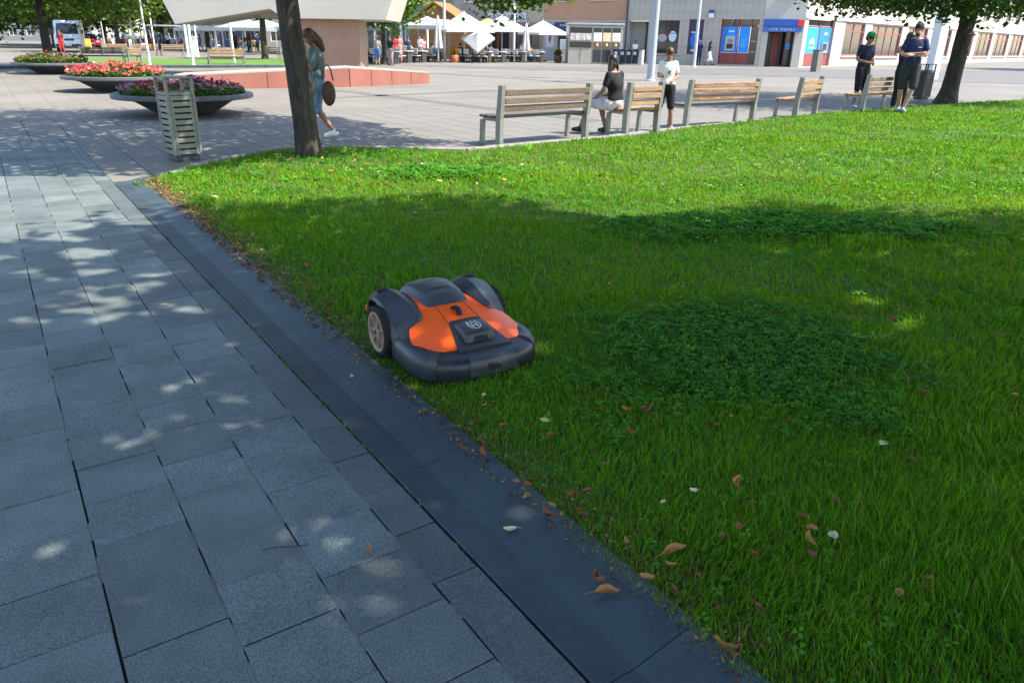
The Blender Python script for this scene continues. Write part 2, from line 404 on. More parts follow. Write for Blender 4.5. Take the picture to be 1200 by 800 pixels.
bmesh.ops.triangulate(bm, faces=bm.faces[:])
for co, no in [((UV(0, 0.7 * k)), VA) for k in range(3, 46)] + [((UV(0.7 * k, 0)), UA) for k in range(-5, 15)]:
    bmesh.ops.bisect_plane(bm, geom=bm.verts[:] + bm.edges[:] + bm.faces[:], plane_co=co, plane_no=no)
for vv in bm.verts: vv.co.z = float(lawn_h(vv.co.x, vv.co.y)) - 0.004
me = bpy.data.meshes.new('lawn'); bm.to_mesh(me); bm.free(); me.materials.append(SOIL)
lawn = bpy.data.objects.new('lawn', me); COL.objects.link(lawn); tag(lawn, kind='structure')

# concrete edging strip along the lawn corner by the tree
edge_pts = [(9.25, 1.62), (9.78, 2.0), (10.24, 2.55), (10.72, 3.22), (10.62, 3.95), (10.1, 4.66), (9.42, 5.6), (9.57, 7.1), (9.64, 8.2), (10.1, 10.66), (10.45, 13.6), (10.52, 16.0), (10.57, 19), (10.6, 34)]
EDGE = mat('edging_concrete', (0.22, 0.207, 0.187), 0.85, 0.15, 6, fine=0.2)
edging = thing('lawn_edging', 'pale concrete edging strip round the lawn beside the tree', 'edging'); tag(edging, kind='structure')
for (a, b_) in zip(edge_pts, edge_pts[1:]):
    A, B = UV(*a), UV(*b_); d = B - A; L = d.length; k = max(1, round(L / 1.0))
    for i in range(k):
        m_ = A + d * ((i + 0.5) / k)
        MB().box((0, 0, 0), (L / k - 0.012, 0.11, 0.1), 0.008).build('edging_stone', EDGE, edging, loc=(m_.x, m_.y, 0.0), rz=math.atan2(d.y, d.x))

# ---------- cobbled drain strips across the plaza, street and far walk in front of the bank, far lawn on the left
def strip(name, a, b_, w, m, z):
    A, B = G(*a), G(*b_); d = (B - A).normalized(); n = Vector((-d.y, d.x, 0)) * (w / 2)
    o = MB().quad(A + n, B + n, B - n, A - n).build(name, m, loc=(0, 0, z)); tag(o, kind='structure'); return o
strip('drain_strip', (395, 106), (700, 142), 0.45, COBBLE, 0.004)
strip('drain_strip', (345, 117), (600, 105), 0.35, COBBLE, 0.004)
strip('drain_strip', (505, 86), (720, 100), 0.5, COBBLE, 0.004)
strip('drain_strip', (640, 96), (1180, 84), 0.35, COBBLE, 0.004)
def gpoly(name, pts, m, z, kind='structure'):
    o = MB().quad(*[Vector((G(*p).x, G(*p).y, 0)) for p in pts]).build(name, m, loc=(0, 0, z)); tag(o, kind=kind); return o
gpoly('street', [(470, 76.5), (640, 78.5), (800, 80), (1010, 82), (1240, 84), (1240, 100), (1100, 96), (930, 90), (780, 86.5), (640, 82.5), (520, 79)], ASPH, 0.008)
FLAWN = mat('far_grass', (0.075, 0.15, 0.016), 0.9, 0.25, 1.5, fine=0.4, fscale=30)
far_lawn = gpoly('far_lawn', [(20, 79), (95, 79.6), (200, 78.8), (340, 78), (340, 69.5), (230, 69.5), (100, 68.5), (20, 67)], FLAWN, 0.05)
A, B = G(-20, 80.5), G(330, 79.0); d = B - A
fk = thing('far_kerb', 'dark raised kerb along the far strip of grass', 'kerb'); tag(fk, kind='structure')
k = 14
for i in range(k):
    m_ = A + d * ((i + 0.5) / k); MB().box((0, 0, 0.06), (d.length / k - 0.02, 0.7, 0.12), 0.01).build('kerb_stone', KERB, fk, loc=m_, rz=math.atan2(d.y, d.x))

# ---------- grass blades: denser and finer near the camera
def field(n_try, dens, poly=LP, ymin=-0.5, ymax=26, xr=(-5, 22)):
    """random points in the lawn that the lens could see, thinned by distance"""
    d0 = 1.1
    P = []
    bands = [(-.8, 1.0), (1.0, 2.2), (2.2, 3.2), (3.2, 4.5), (4.5, 6.5), (6.5, 9), (9, 13), (13, 18), (18, 27)]
    for a, b_ in bands:
        xm = 0.78 * b_ + 4.5; area = 2 * xm * (b_ - a)
        n = int(area * dens((a + b_) / 2))
        x = NR.uniform(-xm, xm, n); y = NR.uniform(a, b_, n)
        out = np.abs(x) - (0.74 * (y + 0.7) + 0.35)               # how far beside the view; the turf goes on there, thinner
        k = inside(x, y) & ((out < 0) | ((out < 3.6) & (NR.random(n) < np.clip(.42 - .06 * out, .2, 1))))
        P.append(np.stack([x[k], y[k]], 1))
    return np.concatenate(P)
def wob(x, y, s, seed=0):
    return (np.sin(x * s + 1.7 + seed) * np.sin(y * s * 1.13 + 0.4 + seed * 2) + np.sin(x * s * 2.3 + y * s * 1.7 + seed) * 0.6 + np.sin(x * s * 0.6 - y * s * 3.1 + 2 + seed) * 0.5) / 2.1
MOW = Vector((-0.369, 3.5775, 0.0)); MOW_RZ = rad(212)
def mower_local(x, y):
    dx, dy = x - MOW.x, y - MOW.y; c, s_ = math.cos(MOW_RZ), math.sin(MOW_RZ)
    return dx * c + dy * s_, -dx * s_ + dy * c
CLOVER_E = [((1.15, 3.45), (0.95, 0.85), 0.3), ((2.35, 6.35), (1.7, 0.55), 0.1), ((-0.95, 8.85), (0.85, 0.5), 0.2)]
def clover_mask(x, y):
    r = np.full(len(x), -9.0)
    for (cx, cy), (a, b_), t in CLOVER_E:
        c, s_ = math.cos(t), math.sin(t); X = ((x - cx) * c + (y - cy) * s_) / a; Y = (-(x - cx) * s_ + (y - cy) * c) / b_
        r = np.maximum(r, 1 - np.sqrt(X * X + Y * Y))
    return r + 0.36 * wob(x, y, 2.6) + 0.30 * wob(x, y, 7.0, 2)
pts = field(0, lambda d: min(26000, 15000 * (3.0 / max(d, 1.9)) ** 2.0))
x, y = pts[:, 0], pts[:, 1]; N = len(x)
dist = np.sqrt(x * x + y * y)
cm = clover_mask(x, y)
keep = NR.random(N) > np.clip(cm * 1.3, 0, 0.55)
mx_, my_ = mower_local(x, y); under = (np.abs(mx_) < 0.30) & (my_ > -0.2) & (my_ < 0.47)
u_ = x * UA.x + y * UA.y; v_ = x * VA.x + y * VA.y
edge = (v_ - 1.27)
litter = np.clip(1 - np.abs(edge - 0.12) / 0.25, 0, 1) * (u_ > 3.0) * (u_ < 8.0)
keep &= NR.random(N) > litter * 0.55
tr_ = np.hypot(x + 2.79, y - 10.1)
keep &= ~((tr_ < 0.55) & (NR.random(N) < 0.6))
x, y, dist, under, cm, edge = x[keep], y[keep], dist[keep], under[keep], cm[keep], edge[keep]; N = len(x)
tuft = np.exp(-(((x - 1.75) / 0.45) ** 2 + ((y - 1.95) / 0.35) ** 2)) * 0.75 + np.exp(-(((x - 2.75) / 0.30) ** 2 + ((y - 5.75) / 0.16) ** 2)) * 0.9 + np.exp(-(((x - 2.0) / 0.3) ** 2 + ((y - 1.45) / 0.3) ** 2)) * 0.6
h = NR.gamma(6, 1 / 6, N) * (0.034 + 0.012 * wob(x, y, 1.4) + 0.010 * wob(x, y, 5, 3) + 0.075 * tuft)
h = np.clip(h, 0.014, 0.16) * np.where(under, 0.45, 1) * np.clip(0.6 + edge * 1.2, 0.55, 1)
w = (0.0013 + 0.0009 * NR.random(N)) * np.clip(dist / 3.0, 0.75, 6.0) * np.where(np.abs(x) > .76 * (y + .7) + .4, 1.5, 1.0)
ang = NR.uniform(0, 2 * np.pi, N); la = NR.uniform(0, 2 * np.pi, N) * 0.6 + wob(x, y, 2.2, 1) * 3
lean = h * np.clip(NR.normal(0.55, 0.3, N), 0, 1.3)
z0 = lawn_h(x, y) - 0.004
wx, wy = np.cos(ang) * w, np.sin(ang) * w; lx, ly = np.cos(la) * lean, np.sin(la) * lean
V = np.empty((N, 5, 3))
V[:, 0] = np.stack([x - wx, y - wy, z0], 1); V[:, 1] = np.stack([x + wx, y + wy, z0], 1)
V[:, 2] = np.stack([x + wx * .8 + lx * .35, y + wy * .8 + ly * .35, z0 + h * .62], 1); V[:, 3] = np.stack([x - wx * .8 + lx * .35, y - wy * .8 + ly * .35, z0 + h * .62], 1)
V[:, 4] = np.stack([x + lx, y + ly, z0 + h * np.clip(1 - 0.25 * (lean / h) ** 2, .5, 1)], 1)
base = np.arange(N)[:, None] * 5
F = np.concatenate([base + np.array([[0, 1, 2]]), base + np.array([[0, 2, 3]]), base + np.array([[3, 2, 4]])])
big = np.clip(0.5 + 0.5 * wob(x, y, 0.9, 5), 0, 1)[:, None]; r1 = NR.random((N, 1))
ca, cb, cc, cdry = np.array([.042, .185, .008]), np.array([.112, .315, .009]), np.array([.215, .375, .011]), np.array([.26, .20, .08])
c = ca * (1 - r1) + cb * r1; c = c * (1 - big * .45) + cc * big * .45
dry = (NR.random(N) < 0.06 + 0.06 * np.clip(wob(x, y, 1.9, 9), 0, 1) + 0.22 * np.clip(1 - edge / 0.3, 0, 1))[:, None]
c = np.where(dry, cdry * (0.6 + .6 * r1), c)
GRASS_N = N
cols = np.repeat(c, 5, 0)
go = np_mesh('grass', V.reshape(-1, 3), F, GRASS, cols=cols); tag(go, kind='stuff')

# ---------- clover: three leaflets on a short stalk
pc = field(0, lambda d: min(9000, 5200 * (3.5 / max(d, 1.6)) ** 1.6))
x, y = pc[:, 0], pc[:, 1]; cmk = clover_mask(x, y)
p_ = np.clip(cmk * 1.3 + .10, 0, .88) + 0.018
k = NR.random(len(x)) < p_; x, y, cmk = x[k], y[k], cmk[k]
mx_, my_ = mower_local(x, y); k = ~((np.abs(mx_) < .36) & (my_ > -.3) & (my_ < .53)); x, y, cmk = x[k], y[k], cmk[k]
N = len(x); dist = np.hypot(x, y)
hh = (0.024 + 0.022 * NR.random(N) + 0.014 * np.clip(cmk * 1.5, 0, 1)); s = (0.0065 + 0.0105 * NR.random(N) ** 1.4) * np.clip(dist / 3.6, 0.9, 3.0)
rot = NR.uniform(0, 2 * np.pi, N); tx, ty = NR.normal(0, .25, N), NR.normal(0, .25, N)
VV = []
for q in range(3):
    a = rot + q * 2.094
    for (f_, g_, dz) in ((0.12, 0, 0), (0.95, .62, .12), (1.5, 0, .02), (0.95, -.62, .12)):
        X = (np.cos(a) * f_ - np.sin(a) * g_) * s; Y = (np.sin(a) * f_ + np.cos(a) * g_) * s
        VV.append(np.stack([x + X, y + Y, lawn_h(x, y) + hh + X * tx + Y * ty + dz * s], 1))
V = np.stack(VV, 1)
base = np.arange(N)[:, None] * 12
F = np.concatenate([base + np.array([[q * 4, q * 4 + 1, q * 4 + 2]]) for q in range(3)] + [base + np.array([[q * 4, q * 4 + 2, q * 4 + 3]]) for q in range(3)])
r1 = NR.random((N, 1)); c = np.array([.024, .130, .020]) * (1 - r1) + np.array([.105, .290, .024]) * r1
co = np_mesh('clover', V.reshape(-1, 3), F, CLOVERM, cols=np.repeat(c, 12, 0)); tag(co, kind='stuff')

# ---------- crumbs of dead leaf and cut grass lying between the blades and spilling over the kerb
n_ = 5200; u_ = np.concatenate([NR.uniform(.8, 9, 2600), NR.uniform(-1, 9, n_ - 2600)]); v_ = np.concatenate([1.24 + np.abs(NR.normal(0, .13, 2600)), NR.uniform(1.2, 8, n_ - 2600)])
x = UA.x * u_ + VA.x * v_; y = UA.y * u_ + VA.y * v_; z = lawn_h(x, y) + .010 + .014 * NR.random(n_); z = np.where(v_ < 1.34, .006 + .19 * np.clip(v_ - 1.1, 0, .17), z)
a = NR.uniform(0, 6.28, n_); s = NR.uniform(.004, .014, n_) * np.clip(np.hypot(x, y) / 4, .8, 2); e = NR.uniform(.25, .7, n_)
V = np.stack([np.stack([x + np.cos(a + q * 1.571) * s * (1 if q % 2 == 0 else e), y + np.sin(a + q * 1.571) * s * (1 if q % 2 == 0 else e), z + NR.normal(0, .004, n_)], 1) for q in range(4)], 1)
r1 = NR.random((n_, 1)); c = np.where(NR.random((n_, 1)) < .6, np.array([.17, .075, .028]), np.array([.33, .22, .09])) * (.5 + .8 * r1)
k = ~((np.abs(mower_local(x, y)[0]) < .36) & (np.abs(mower_local(x, y)[1] - .13) < .45)); V, c, n_ = V[k], c[k], int(k.sum())
tag(np_mesh('leaf_litter', V.reshape(-1, 3), np.arange(n_ * 4).reshape(-1, 4), PETAL, cols=np.repeat(c, 4, 0)), kind='stuff')
# ---------- tiny daisies and clover heads in the sunny part
nd = 260; x = NR.uniform(2, 13, nd * 3); y = NR.uniform(7, 18, nd * 3); k = inside(x, y); x, y = x[k][:nd], y[k][:nd]; N = len(x)
V = []; 
for q in range(6):
    a = q * math.pi / 3; V.append(np.stack([x + 0.014 * math.cos(a), y + 0.014 * math.sin(a), lawn_h(x, y) + 0.062 + 0 * x], 1))
V = np.stack(V, 1); F = (np.arange(N)[:, None] * 6 + np.arange(6)[None])
tag(np_mesh('daisy_heads', V.reshape(-1, 3), F, PETAL, cols=np.tile([[.7, .7, .6]], (N * 6, 1))), kind='stuff')
# weeds in the kerb joint
x_, F_ = [], []
V = []; cs = []
for i in range(300):
    u = RND.choice((RND.gauss(2.7, .5), RND.gauss(4.0, .6), RND.gauss(5.5, .8), RND.uniform(1.8, 9))); u = round(u * 6) / 6 + RND.gauss(0, .05); vv = 0.970 + RND.gauss(0, .006)
    p = UV(u, vv); a = RND.uniform(0, 6.28); s_ = RND.uniform(.008, .02)
    q = [(p.x - math.sin(a) * s_ * .3, p.y + math.cos(a) * s_ * .3, .002), (p.x + math.sin(a) * s_ * .3, p.y - math.cos(a) * s_ * .3, .002), (p.x + math.cos(a) * s_, p.y + math.sin(a) * s_, s_ * .8)]
    V += q; g = RND.random(); cs += [(.04 + .05 * g, .13 + .07 * g, .015)] * 3
V = np.array(V); tag(np_mesh('joint_weeds', V, np.arange(len(V)).reshape(-1, 3), LEAF, cols=np.array(cs)), kind='stuff')
# ================================================================ THE ROBOTIC MOWER
ORANGE = mat('orange_shell', (1.0, 0.108, 0.004), 0.38, 0.03, 5, spec=0.25, coat=0.10)
CHAR = mat('charcoal_plastic', (0.027, 0.030, 0.037), 0.42, 0.25, 14, bump=0.05, bscale=400, spec=0.5, fine=.12, fscale=90)
CHAR2 = mat('charcoal_dark', (0.016, 0.018, 0.024), 0.38, 0.12, 9, bump=0.05, bscale=400, spec=0.5)
LIDM = mat('lid_plastic', (0.042, 0.048, 0.058), 0.40, 0.08, 9, bump=0.04, bscale=400, spec=0.5)
RUB = mat('black_rubber', (0.014, 0.014, 0.014), 0.8, 0.2, 30)
RIM = mat('rim_beige', (0.31, 0.225, 0.145), 0.6, 0.28, 18)
BLK = mat('matt_black', (0.008, 0.008, 0.009), 0.6, 0.1, 20)
LOGO = mat('logo_silver', (0.5, 0.5, 0.48), 0.4, 0.04, 20)
mow = thing('robotic_mower', 'orange and charcoal robotic lawn mower crossing the grass near the kerb', 'robot mower', MOW + Vector((.010, .004, 0)), MOW_RZ); mow.scale = (1.025, 1, 1.02)
def interp(x, tab):
    if x <= tab[0][0]: return tab[0][1]
    for (a, fa), (b, fb) in zip(tab, tab[1:]):
        if x <= b:
            t = (x - a) / (b - a); return fa + (fb - fa) * t
    return tab[-1][1]
def smooth_tab(x, tab):
    a = interp(x - .012, tab); b = interp(x, tab); c = interp(x + .012, tab); return (a + 2 * b + c) / 4
ZC = [(-.30, .245), (-.25, .262), (-.15, .276), (0, .268), (.10, .252), (.20, .231), (.30, .205), (.38, .180), (.46, .158)]
WB = [(-.30, .16), (-.26, .22), (-.2, .26), (0, .285), (.1, .295), (.2, .298), (.3, .292), (.36, .270), (.41, .225), (.44, .165), (.455, .10), (.462, .02)]
def hood_z(r, y):
    w = 0.30; return smooth_tab(y, ZC) - 0.055 * min(1.3, abs(r) / w) ** 2.4 - max(0, abs(r) - .22) * 0.10
def patch(name, ys, W, off, skirt, m, cols=18, zf=hood_z, yc=None, smooth=35):
    """height-field panel: rows at ys, half width W(y), rim turned down by skirt"""
    b = MB(); n = cols + 1; top = []
    for y in ys:
        w = W(y); row = []
        for j in range(n):
            r = w * (-1 + 2 * j / cols); yy = y if yc is None else yc(r, y)
            row.append((-r, yy, zf(r, yy) + off))
        top.append(row)
    vs = [p for row in top for p in row]; fs = []
    for i in range(len(ys) - 1):
        for j in range(cols): fs.append((i * n + j, i * n + j + 1, (i + 1) * n + j + 1, (i + 1) * n + j))
    loop = [j for j in range(n)] + [i * n + n - 1 for i in range(1, len(ys))] + [(len(ys) - 1) * n + j for j in range(n - 2, -1, -1)] + [i * n for i in range(len(ys) - 2, 0, -1)]
    k = len(vs)
    for q in loop: x, y, z = vs[q]; vs.append((x * 0.997, y, z - 0.003 if skirt < .01 else z - skirt))
    L = len(loop)
    for i in range(L): fs.append((loop[i], loop[(i + 1) % L], k + (i + 1) % L, k + i))
    fs.append(tuple(k + i for i in range(L - 1, -1, -1)))
    b.add(vs, fs); return b.build(name, m, mow, smooth)
def lin(a, b, n): return [a + (b - a) * i / (n - 1) for i in range(n)]
patch('base_shell', lin(-.30, .40, 24) + lin(.41, .462, 12), lambda y: interp(y, WB), -0.018, 0.075, CHAR)
WO = [(-.12, 0.1325), (-.02, 0.1397), (.05, 0.1532), (.10, 0.1708), (.135, 0.1915), (.15, 0.2122), (.162, 0.2546), (.20, 0.2712), (.25, 0.2815), (.30, 0.2805), (.34, 0.2660), (.37, 0.2422), (.39, 0.2111), (.402, 0.1708), (.410, 0.1242), (.415, 0.0207)]
hood = patch('hood', lin(-.12, .13, 12) + lin(.137, .175, 8) + lin(.19, .34, 8) + lin(.35, .40, 9) + [.404, .408, .412, .415], lambda y: interp(y, WO), 0.004, 0.024, ORANGE, cols=22)
sb = MB()
for s_ in (-1, 1):
    pts = [(-s_ * (.074 + .012 * t), .06 + .165 * t, hood_z(.08, .06 + .165 * t) + .0047) for t in lin(0, 1, 6)]
    sb.tube(pts, 0.0013, 5)
sb.build('seam', BLK, hood)
# front console: a dark wedge over the nose, with the raised badge box
WCN = [(.225, .070), (.232, .082), (.25, .088), (.35, .112), (.44, .136), (.468, .141)]
cons = patch('front_console', [.225, .228, .232, .24, .26, .29, .32, .35, .38, .41, .43, .45, .445, .450], lambda y: interp(y, WCN), 0.0085, 0.045, CHAR2, cols=12, yc=lambda r, y: y - 0.22 * r * r * max(0, (y - .3) / .16))
bx = MB()
zt = lambda y: hood_z(0, y)
def rr(w, y0, y1, z0, z1, c):     # rounded rectangle ring, sloping from z0 at y0 to z1 at y1
    p = [(-w + c, y0), (w - c, y0), (w, y0 + c), (w, y1 - c), (w - c, y1), (-w + c, y1), (-w, y1 - c), (-w, y0 + c)]
    return [(x, y, z0 + (z1 - z0) * (y - y0) / (y1 - y0)) for x, y in p]
bx.rings([rr(.082, .255, .408, zt(.255) - .01, zt(.408) - .02, .012), rr(.078, .262, .402, zt(.26) + .012, zt(.40) + .022, .012), rr(.072, .268, .394, zt(.265) + .022, zt(.39) + .046, .012), rr(.064, .275, .386, zt(.27) + .026, zt(.385) + .052, .012)])
box_ = bx.build('badge_box', CHAR, cons, 40)
zb0, zb1 = zt(.27) + .026, zt(.385) + .052
MB().box((0, .401, zt(.39) + .012), (.075, .012, .034), .004).build('badge_latch', CHAR2, cons, 40)
lg = MB()
def on_badge(r, t): y = .275 + .111 * t; return (-r, y, zb0 + (zb1 - zb0) * t + 0.0012)
def stroke(pts, w=0.0034): lg.tube([on_badge(*p) for p in pts], [(0.0013, w)] * len(pts), 6)
# emblem: H inside a shield, crown of three prongs above (top of the emblem towards the lid)
stroke([(-.027, .30), (-.029, .55), (-.025, .72), (-.012, .84), (0, .87), (.012, .84), (.025, .72), (.029, .55), (.027, .30), (.016, .30)])
stroke([(-.027, .30), (-.016, .30)])
stroke([(-.012, .38), (-.012, .72)], .0042); stroke([(.012, .38), (.012, .72)], .0042); stroke([(-.012, .55), (.012, .55)], .0042)
for r_ in (-.021, 0, .021): stroke([(r_, .13), (r_, .22)], .005)
stroke([(-.008, .30), (.008, .30)], .004)
lg.build('emblem', LOGO, cons)
# stop handle in a dished seat
kb = MB(); y0 = .150
kb.tube([(0, y0 - .035, zt(y0 - .035) + .004), (0, y0 - .018, zt(y0) + .022), (0, y0 + .006, zt(y0) + .026), (0, y0 + .028, zt(y0 + .02) + .018), (0, y0 + .036, zt(y0 + .036) + .003)], [(.008, .016)] * 5, 10)
kb.build('stop_handle', BLK, mow, 50)
patch('handle_seat', [.095, .10, .13, .16, .19, .195], lambda y: interp(y, [(.095, .028), (.10, .034), (.19, .044), (.195, .038)]), 0.0050, 0.003, ORANGE, cols=6)
# raised lid at the back
def lidring(w0, w1, y0, y1, dz, c, zadd=0):
    p = [(-w0 + c, y0), (w0 - c, y0), (w0, y0 + c), (w1, y1 - c), (w1 - c, y1), (-w1 + c, y1), (-w1, y1 - c), (-w0, y0 + c)]
    out = []
    for i in range(len(p)):
        a, b_ = p[i], p[(i + 1) % len(p)]
        for t in (0, .33, .66): out.append((a[0] + (b_[0] - a[0]) * t, a[1] + (b_[1] - a[1]) * t))
    return [(x, y, smooth_tab(y, ZC) + dz - 0.018 * (x / .13) ** 2 + zadd * (y - y0) / (y1 - y0)) for x, y in out]
lb = MB(); lb.rings([lidring(.148, .124, -.262, .072, -.02, .02), lidring(.148, .124, -.262, .072, .004, .02), lidring(.142, .118, -.256, .064, .012, .02), lidring(.118, .100, -.235, .026, .042, .025), lidring(.108, .092, -.222, .014, .0475, .03), lidring(.05, .05, -.15, -.04, .0505, .02)])
lid = lb.build('lid', LIDM, mow, 30)
text('lid_lettering', 'CEORA', 0.032, BLK, lid, (0, -.03, smooth_tab(-.03, ZC) + .0500), (rad(-3), 0, math.pi), .0006)
# fenders over the drive wheels
ST = [(-.275, (.15, .245), (.215, .264), (.250, .252), (.282, .218), (.288, .170)),
      (-.245, (.145, .262), (.215, .290), (.256, .282), (.296, .252), (.302, .226)),
      (-.20, (.14, .272), (.214, .304), (.258, .298), (.300, .278), (.306, .256)),
      (-.12, (.14, .276), (.210, .304), (.256, .297), (.303, .284), (.310, .266)),
      (-.04, (.142, .270), (.203, .298), (.250, .285), (.303, .268), (.312, .250)),
      (.03, (.148, .260), (.195, .287), (.244, .266), (.302, .236), (.314, .208)),
      (.08, (.158, .250), (.189, .273), (.238, .246), (.300, .200), (.316, .150)),
      (.12, (.168, .243), (.188, .260), (.232, .226), (.298, .166), (.317, .100)),
      (.142, (.178, .238), (.194, .248), (.230, .214), (.292, .150), (.316, .090)),
      (.152, (.190, .225), (.202, .226), (.236, .198), (.288, .145), (.310, .088))]
for s_ in (1, -1):
    b = MB(); rs = []
    for y, *pr in ST:
        pr2 = []
        for (a, b_) in zip(pr, pr[1:]):
            for t in (0, .5): pr2.append((a[0] + (b_[0] - a[0]) * t, a[1] + (b_[1] - a[1]) * t))
        pr2.append(pr[-1])
        rs.append([(s_ * r, y, z) for r, z in pr2] + [(s_ * (pr[-1][0] - .02), y, pr[-1][1] - .004), (s_ * (pr[0][0] + .03), y, pr[0][1] - .05)])
    b.rings(rs); b.build('fender', CHAR, mow, 28)
    MB().box((0, 0, 0), (.062, .030, .016), .006).build('fender_cap', BLK, mow, 40, loc=(s_ * .245, -.185, .300))
    b = MB(); b.tube([(s_ * .20, -.02, .290), (s_ * .196, .05, .2765), (s_ * .195, .10, .2645), (s_ * .197, .135, .2535)], [(.002, .004)] * 4, 6); b.build('fender_trim', LIDM, mow)
    # drive wheel
    tw = MB(); tw.T = Matrix.Translation((s_ * .303, -.060, .132)) @ Matrix.Rotation(rad(90), 4, 'Y')
    tw.lathe([(.098, -.036), (.119, -.037), (.125, -.031), (.128, -.016), (.128, .016), (.125, .031), (.119, .037), (.098, .036), (.094, .03), (.094, -.03), (.098, -.036)], 36, cap=False)
    for i in range(30):
        a = 2 * math.pi * i / 30
        tw.T = Matrix.Translation((s_ * .303, -.060, .132)) @ Matrix.Rotation(a, 4, 'X') @ Matrix.Translation((0, 0, .1285))
        tw.box((.017, 0, 0), (.034, .010, .006), rz=.35); tw.box((-.017, 0, 0), (.034, .010, .006), rz=-.35)
    wheel = tw.build('drive_wheel', RUB, mow, 40)
    rm = MB(); base = Matrix.Translation((s_ * .303, -.060, .132)) @ Matrix.Rotation(rad(90) * s_, 4, 'Y')
    rm.T = base
    rm.lathe([(.104, .034), (.100, .038), (.090, .037), (.083, .030), (.080, .008), (.028, .006), (.026, .030), (.020, .036), (.004, .037)], 36, cap=False)
    rm.build('rim', RIM, wheel, 35)
    hb = MB()
    for i in range(7):
        hb.T = base @ Matrix.Rotation(2 * math.pi * i / 7 + .2, 4, 'Z')
        hb.add([(.018, -.009, .008), (.086, -.004, .012), (.086, .004, .012), (.018, .009, .008), (.018, -.006, .036), (.086, -.003, .034), (.086, .003, .034), (.018, .006, .036)], [(0, 1, 2, 3), (4, 5, 6, 7), (0, 1, 5, 4), (1, 2, 6, 5), (2, 3, 7, 6), (3, 0, 4, 7)])
    hb.build('spokes', RIM, wheel)
    db = MB(); db.T = base
    db.lathe([(.013, .034), (.013, .041), (.002, .042)], 10); 
    db.build('hub_bolt', mat('rust_brown', (.12, .06, .03), .8), wheel)
# bumper: two side horns and the front, parted by seams; an outline swept with a rounded profile
OUT = [(.300, .050), (.318, .085), (.327, .14), (.331, .20), (.331, .27), (.325, .335), (.308, .392), (.278, .440), (.235, .476), (.18, .502), (.12, .519), (.06, .528), (0, .531)]
full = [(-x, y) for x, y in OUT] + [(x, y) for x, y in reversed(OUT[:-1])]
fine = []
for i in range(len(full) - 1):
    p0, p1, p2, p3 = full[max(i - 1, 0)], full[i], full[i + 1], full[min(i + 2, len(full) - 1)]
    for t in (0, .25, .5, .75):
        f = lambda a, b_, c, d: 0.5 * ((2 * b_) + (-a + c) * t + (2 * a - 5 * b_ + 4 * c - d) * t * t + (-a + 3 * b_ - 3 * c + d) * t ** 3)
        fine.append((f(p0[0], p1[0], p2[0], p3[0]), f(p0[1], p1[1], p2[1], p3[1])))
fine.append(full[-1])
def bump_ring(i, prof):
    a, b_ = fine[max(i - 1, 0)], fine[min(i + 1, len(fine) - 1)]; d = Vector((b_[0] - a[0], b_[1] - a[1], 0)).normalized(); n = Vector((-d.y, d.x, 0)); c = Vector((0, .15, 0))
    p = Vector((fine[i][0], fine[i][1], 0))
    if n.dot(p - c) < 0: n = -n
    return [tuple(p + n * o + Vector((0, 0, z))) for o, z in prof]
PF = [(-.10, .036), (-.022, .036), (-.006, .044), (0, .058), (.001, .100), (-.003, .122), (-.012, .136), (-.030, .147), (-.060, .156), (-.10, .160)]
PS = [(-.09, .036), (-.024, .036), (-.008, .046), (-.002, .062), (-.001, .104), (-.005, .130), (-.018, .152), (-.040, .164), (-.070, .166), (-.09, .160)]
n = len(fine)
for name, i0, i1, pf in (('bumper_side', 0, 30, PS), ('bumper_front', 30, n - 31, PF), ('bumper_side', n - 31, n - 1, PS)):
    b = MB(); b.rings([bump_ring(i, pf) for i in range(i0, i1 + 1)])
    o = b.build(name, CHAR if name == 'bumper_side' else CHAR2, mow, 40)
    if name == 'bumper_front': fb = o
    else: o.scale = (1.0, 1.0, 1.0)
for i in (30, n - 31):
    sm = MB(); sm.tube([Vector(p) for p in bump_ring(i, [(o + .0012, z) for o, z in PF])][1:], .0016, 5); sm.build('bumper_seam', BLK, mow)
mid = n // 2
# upper ledge between bumper and hood, and the inset nose panel with its port
pn = MB(); lo = []; hi = []
PN = [(.002, .062), (.0045, .066), (.0045, .100), (.002, .124), (-.006, .138), (-.020, .1455), (-.03, .149), (-.03, .06)]
pn.rings([bump_ring(i, PN) for i in range(mid - 8, mid + 9)]); pn.build('nose_panel', CHAR, fb, 30)
pr = MB(); 
pr.T = Matrix.Translation((0, .5345, .103))
pr.box((0, 0, 0), (.066, .010, .032), .003); pr.build('port_frame', CHAR2, fb)
pr = MB(); pr.T = Matrix.Translation((0, .5395, .103)); pr.box((0, 0, 0), (.048, .004, .020), .001); pr.build('port', BLK, fb)
MB().box((0, 0, 0), (.02, .012, .03), .004).build('tail_reflector', mat('amber', (.6, .2, .02), .4), mow, loc=(.300, -.268, .190))
ch = MB(); ch.box((0, .08, .085), (.44, .62, .09), .02); ch.build('chassis', BLK, mow)
for s_ in (1, -1):
    cw = MB(); cw.T = Matrix.Translation((s_ * .17, .36, .055)) @ Matrix.Rotation(rad(90), 4, 'Y'); cw.lathe([(.02, -.02), (.052, -.018), (.055, 0), (.052, .018), (.02, .02)], 16); cw.build('caster_wheel', RUB, mow, 40)
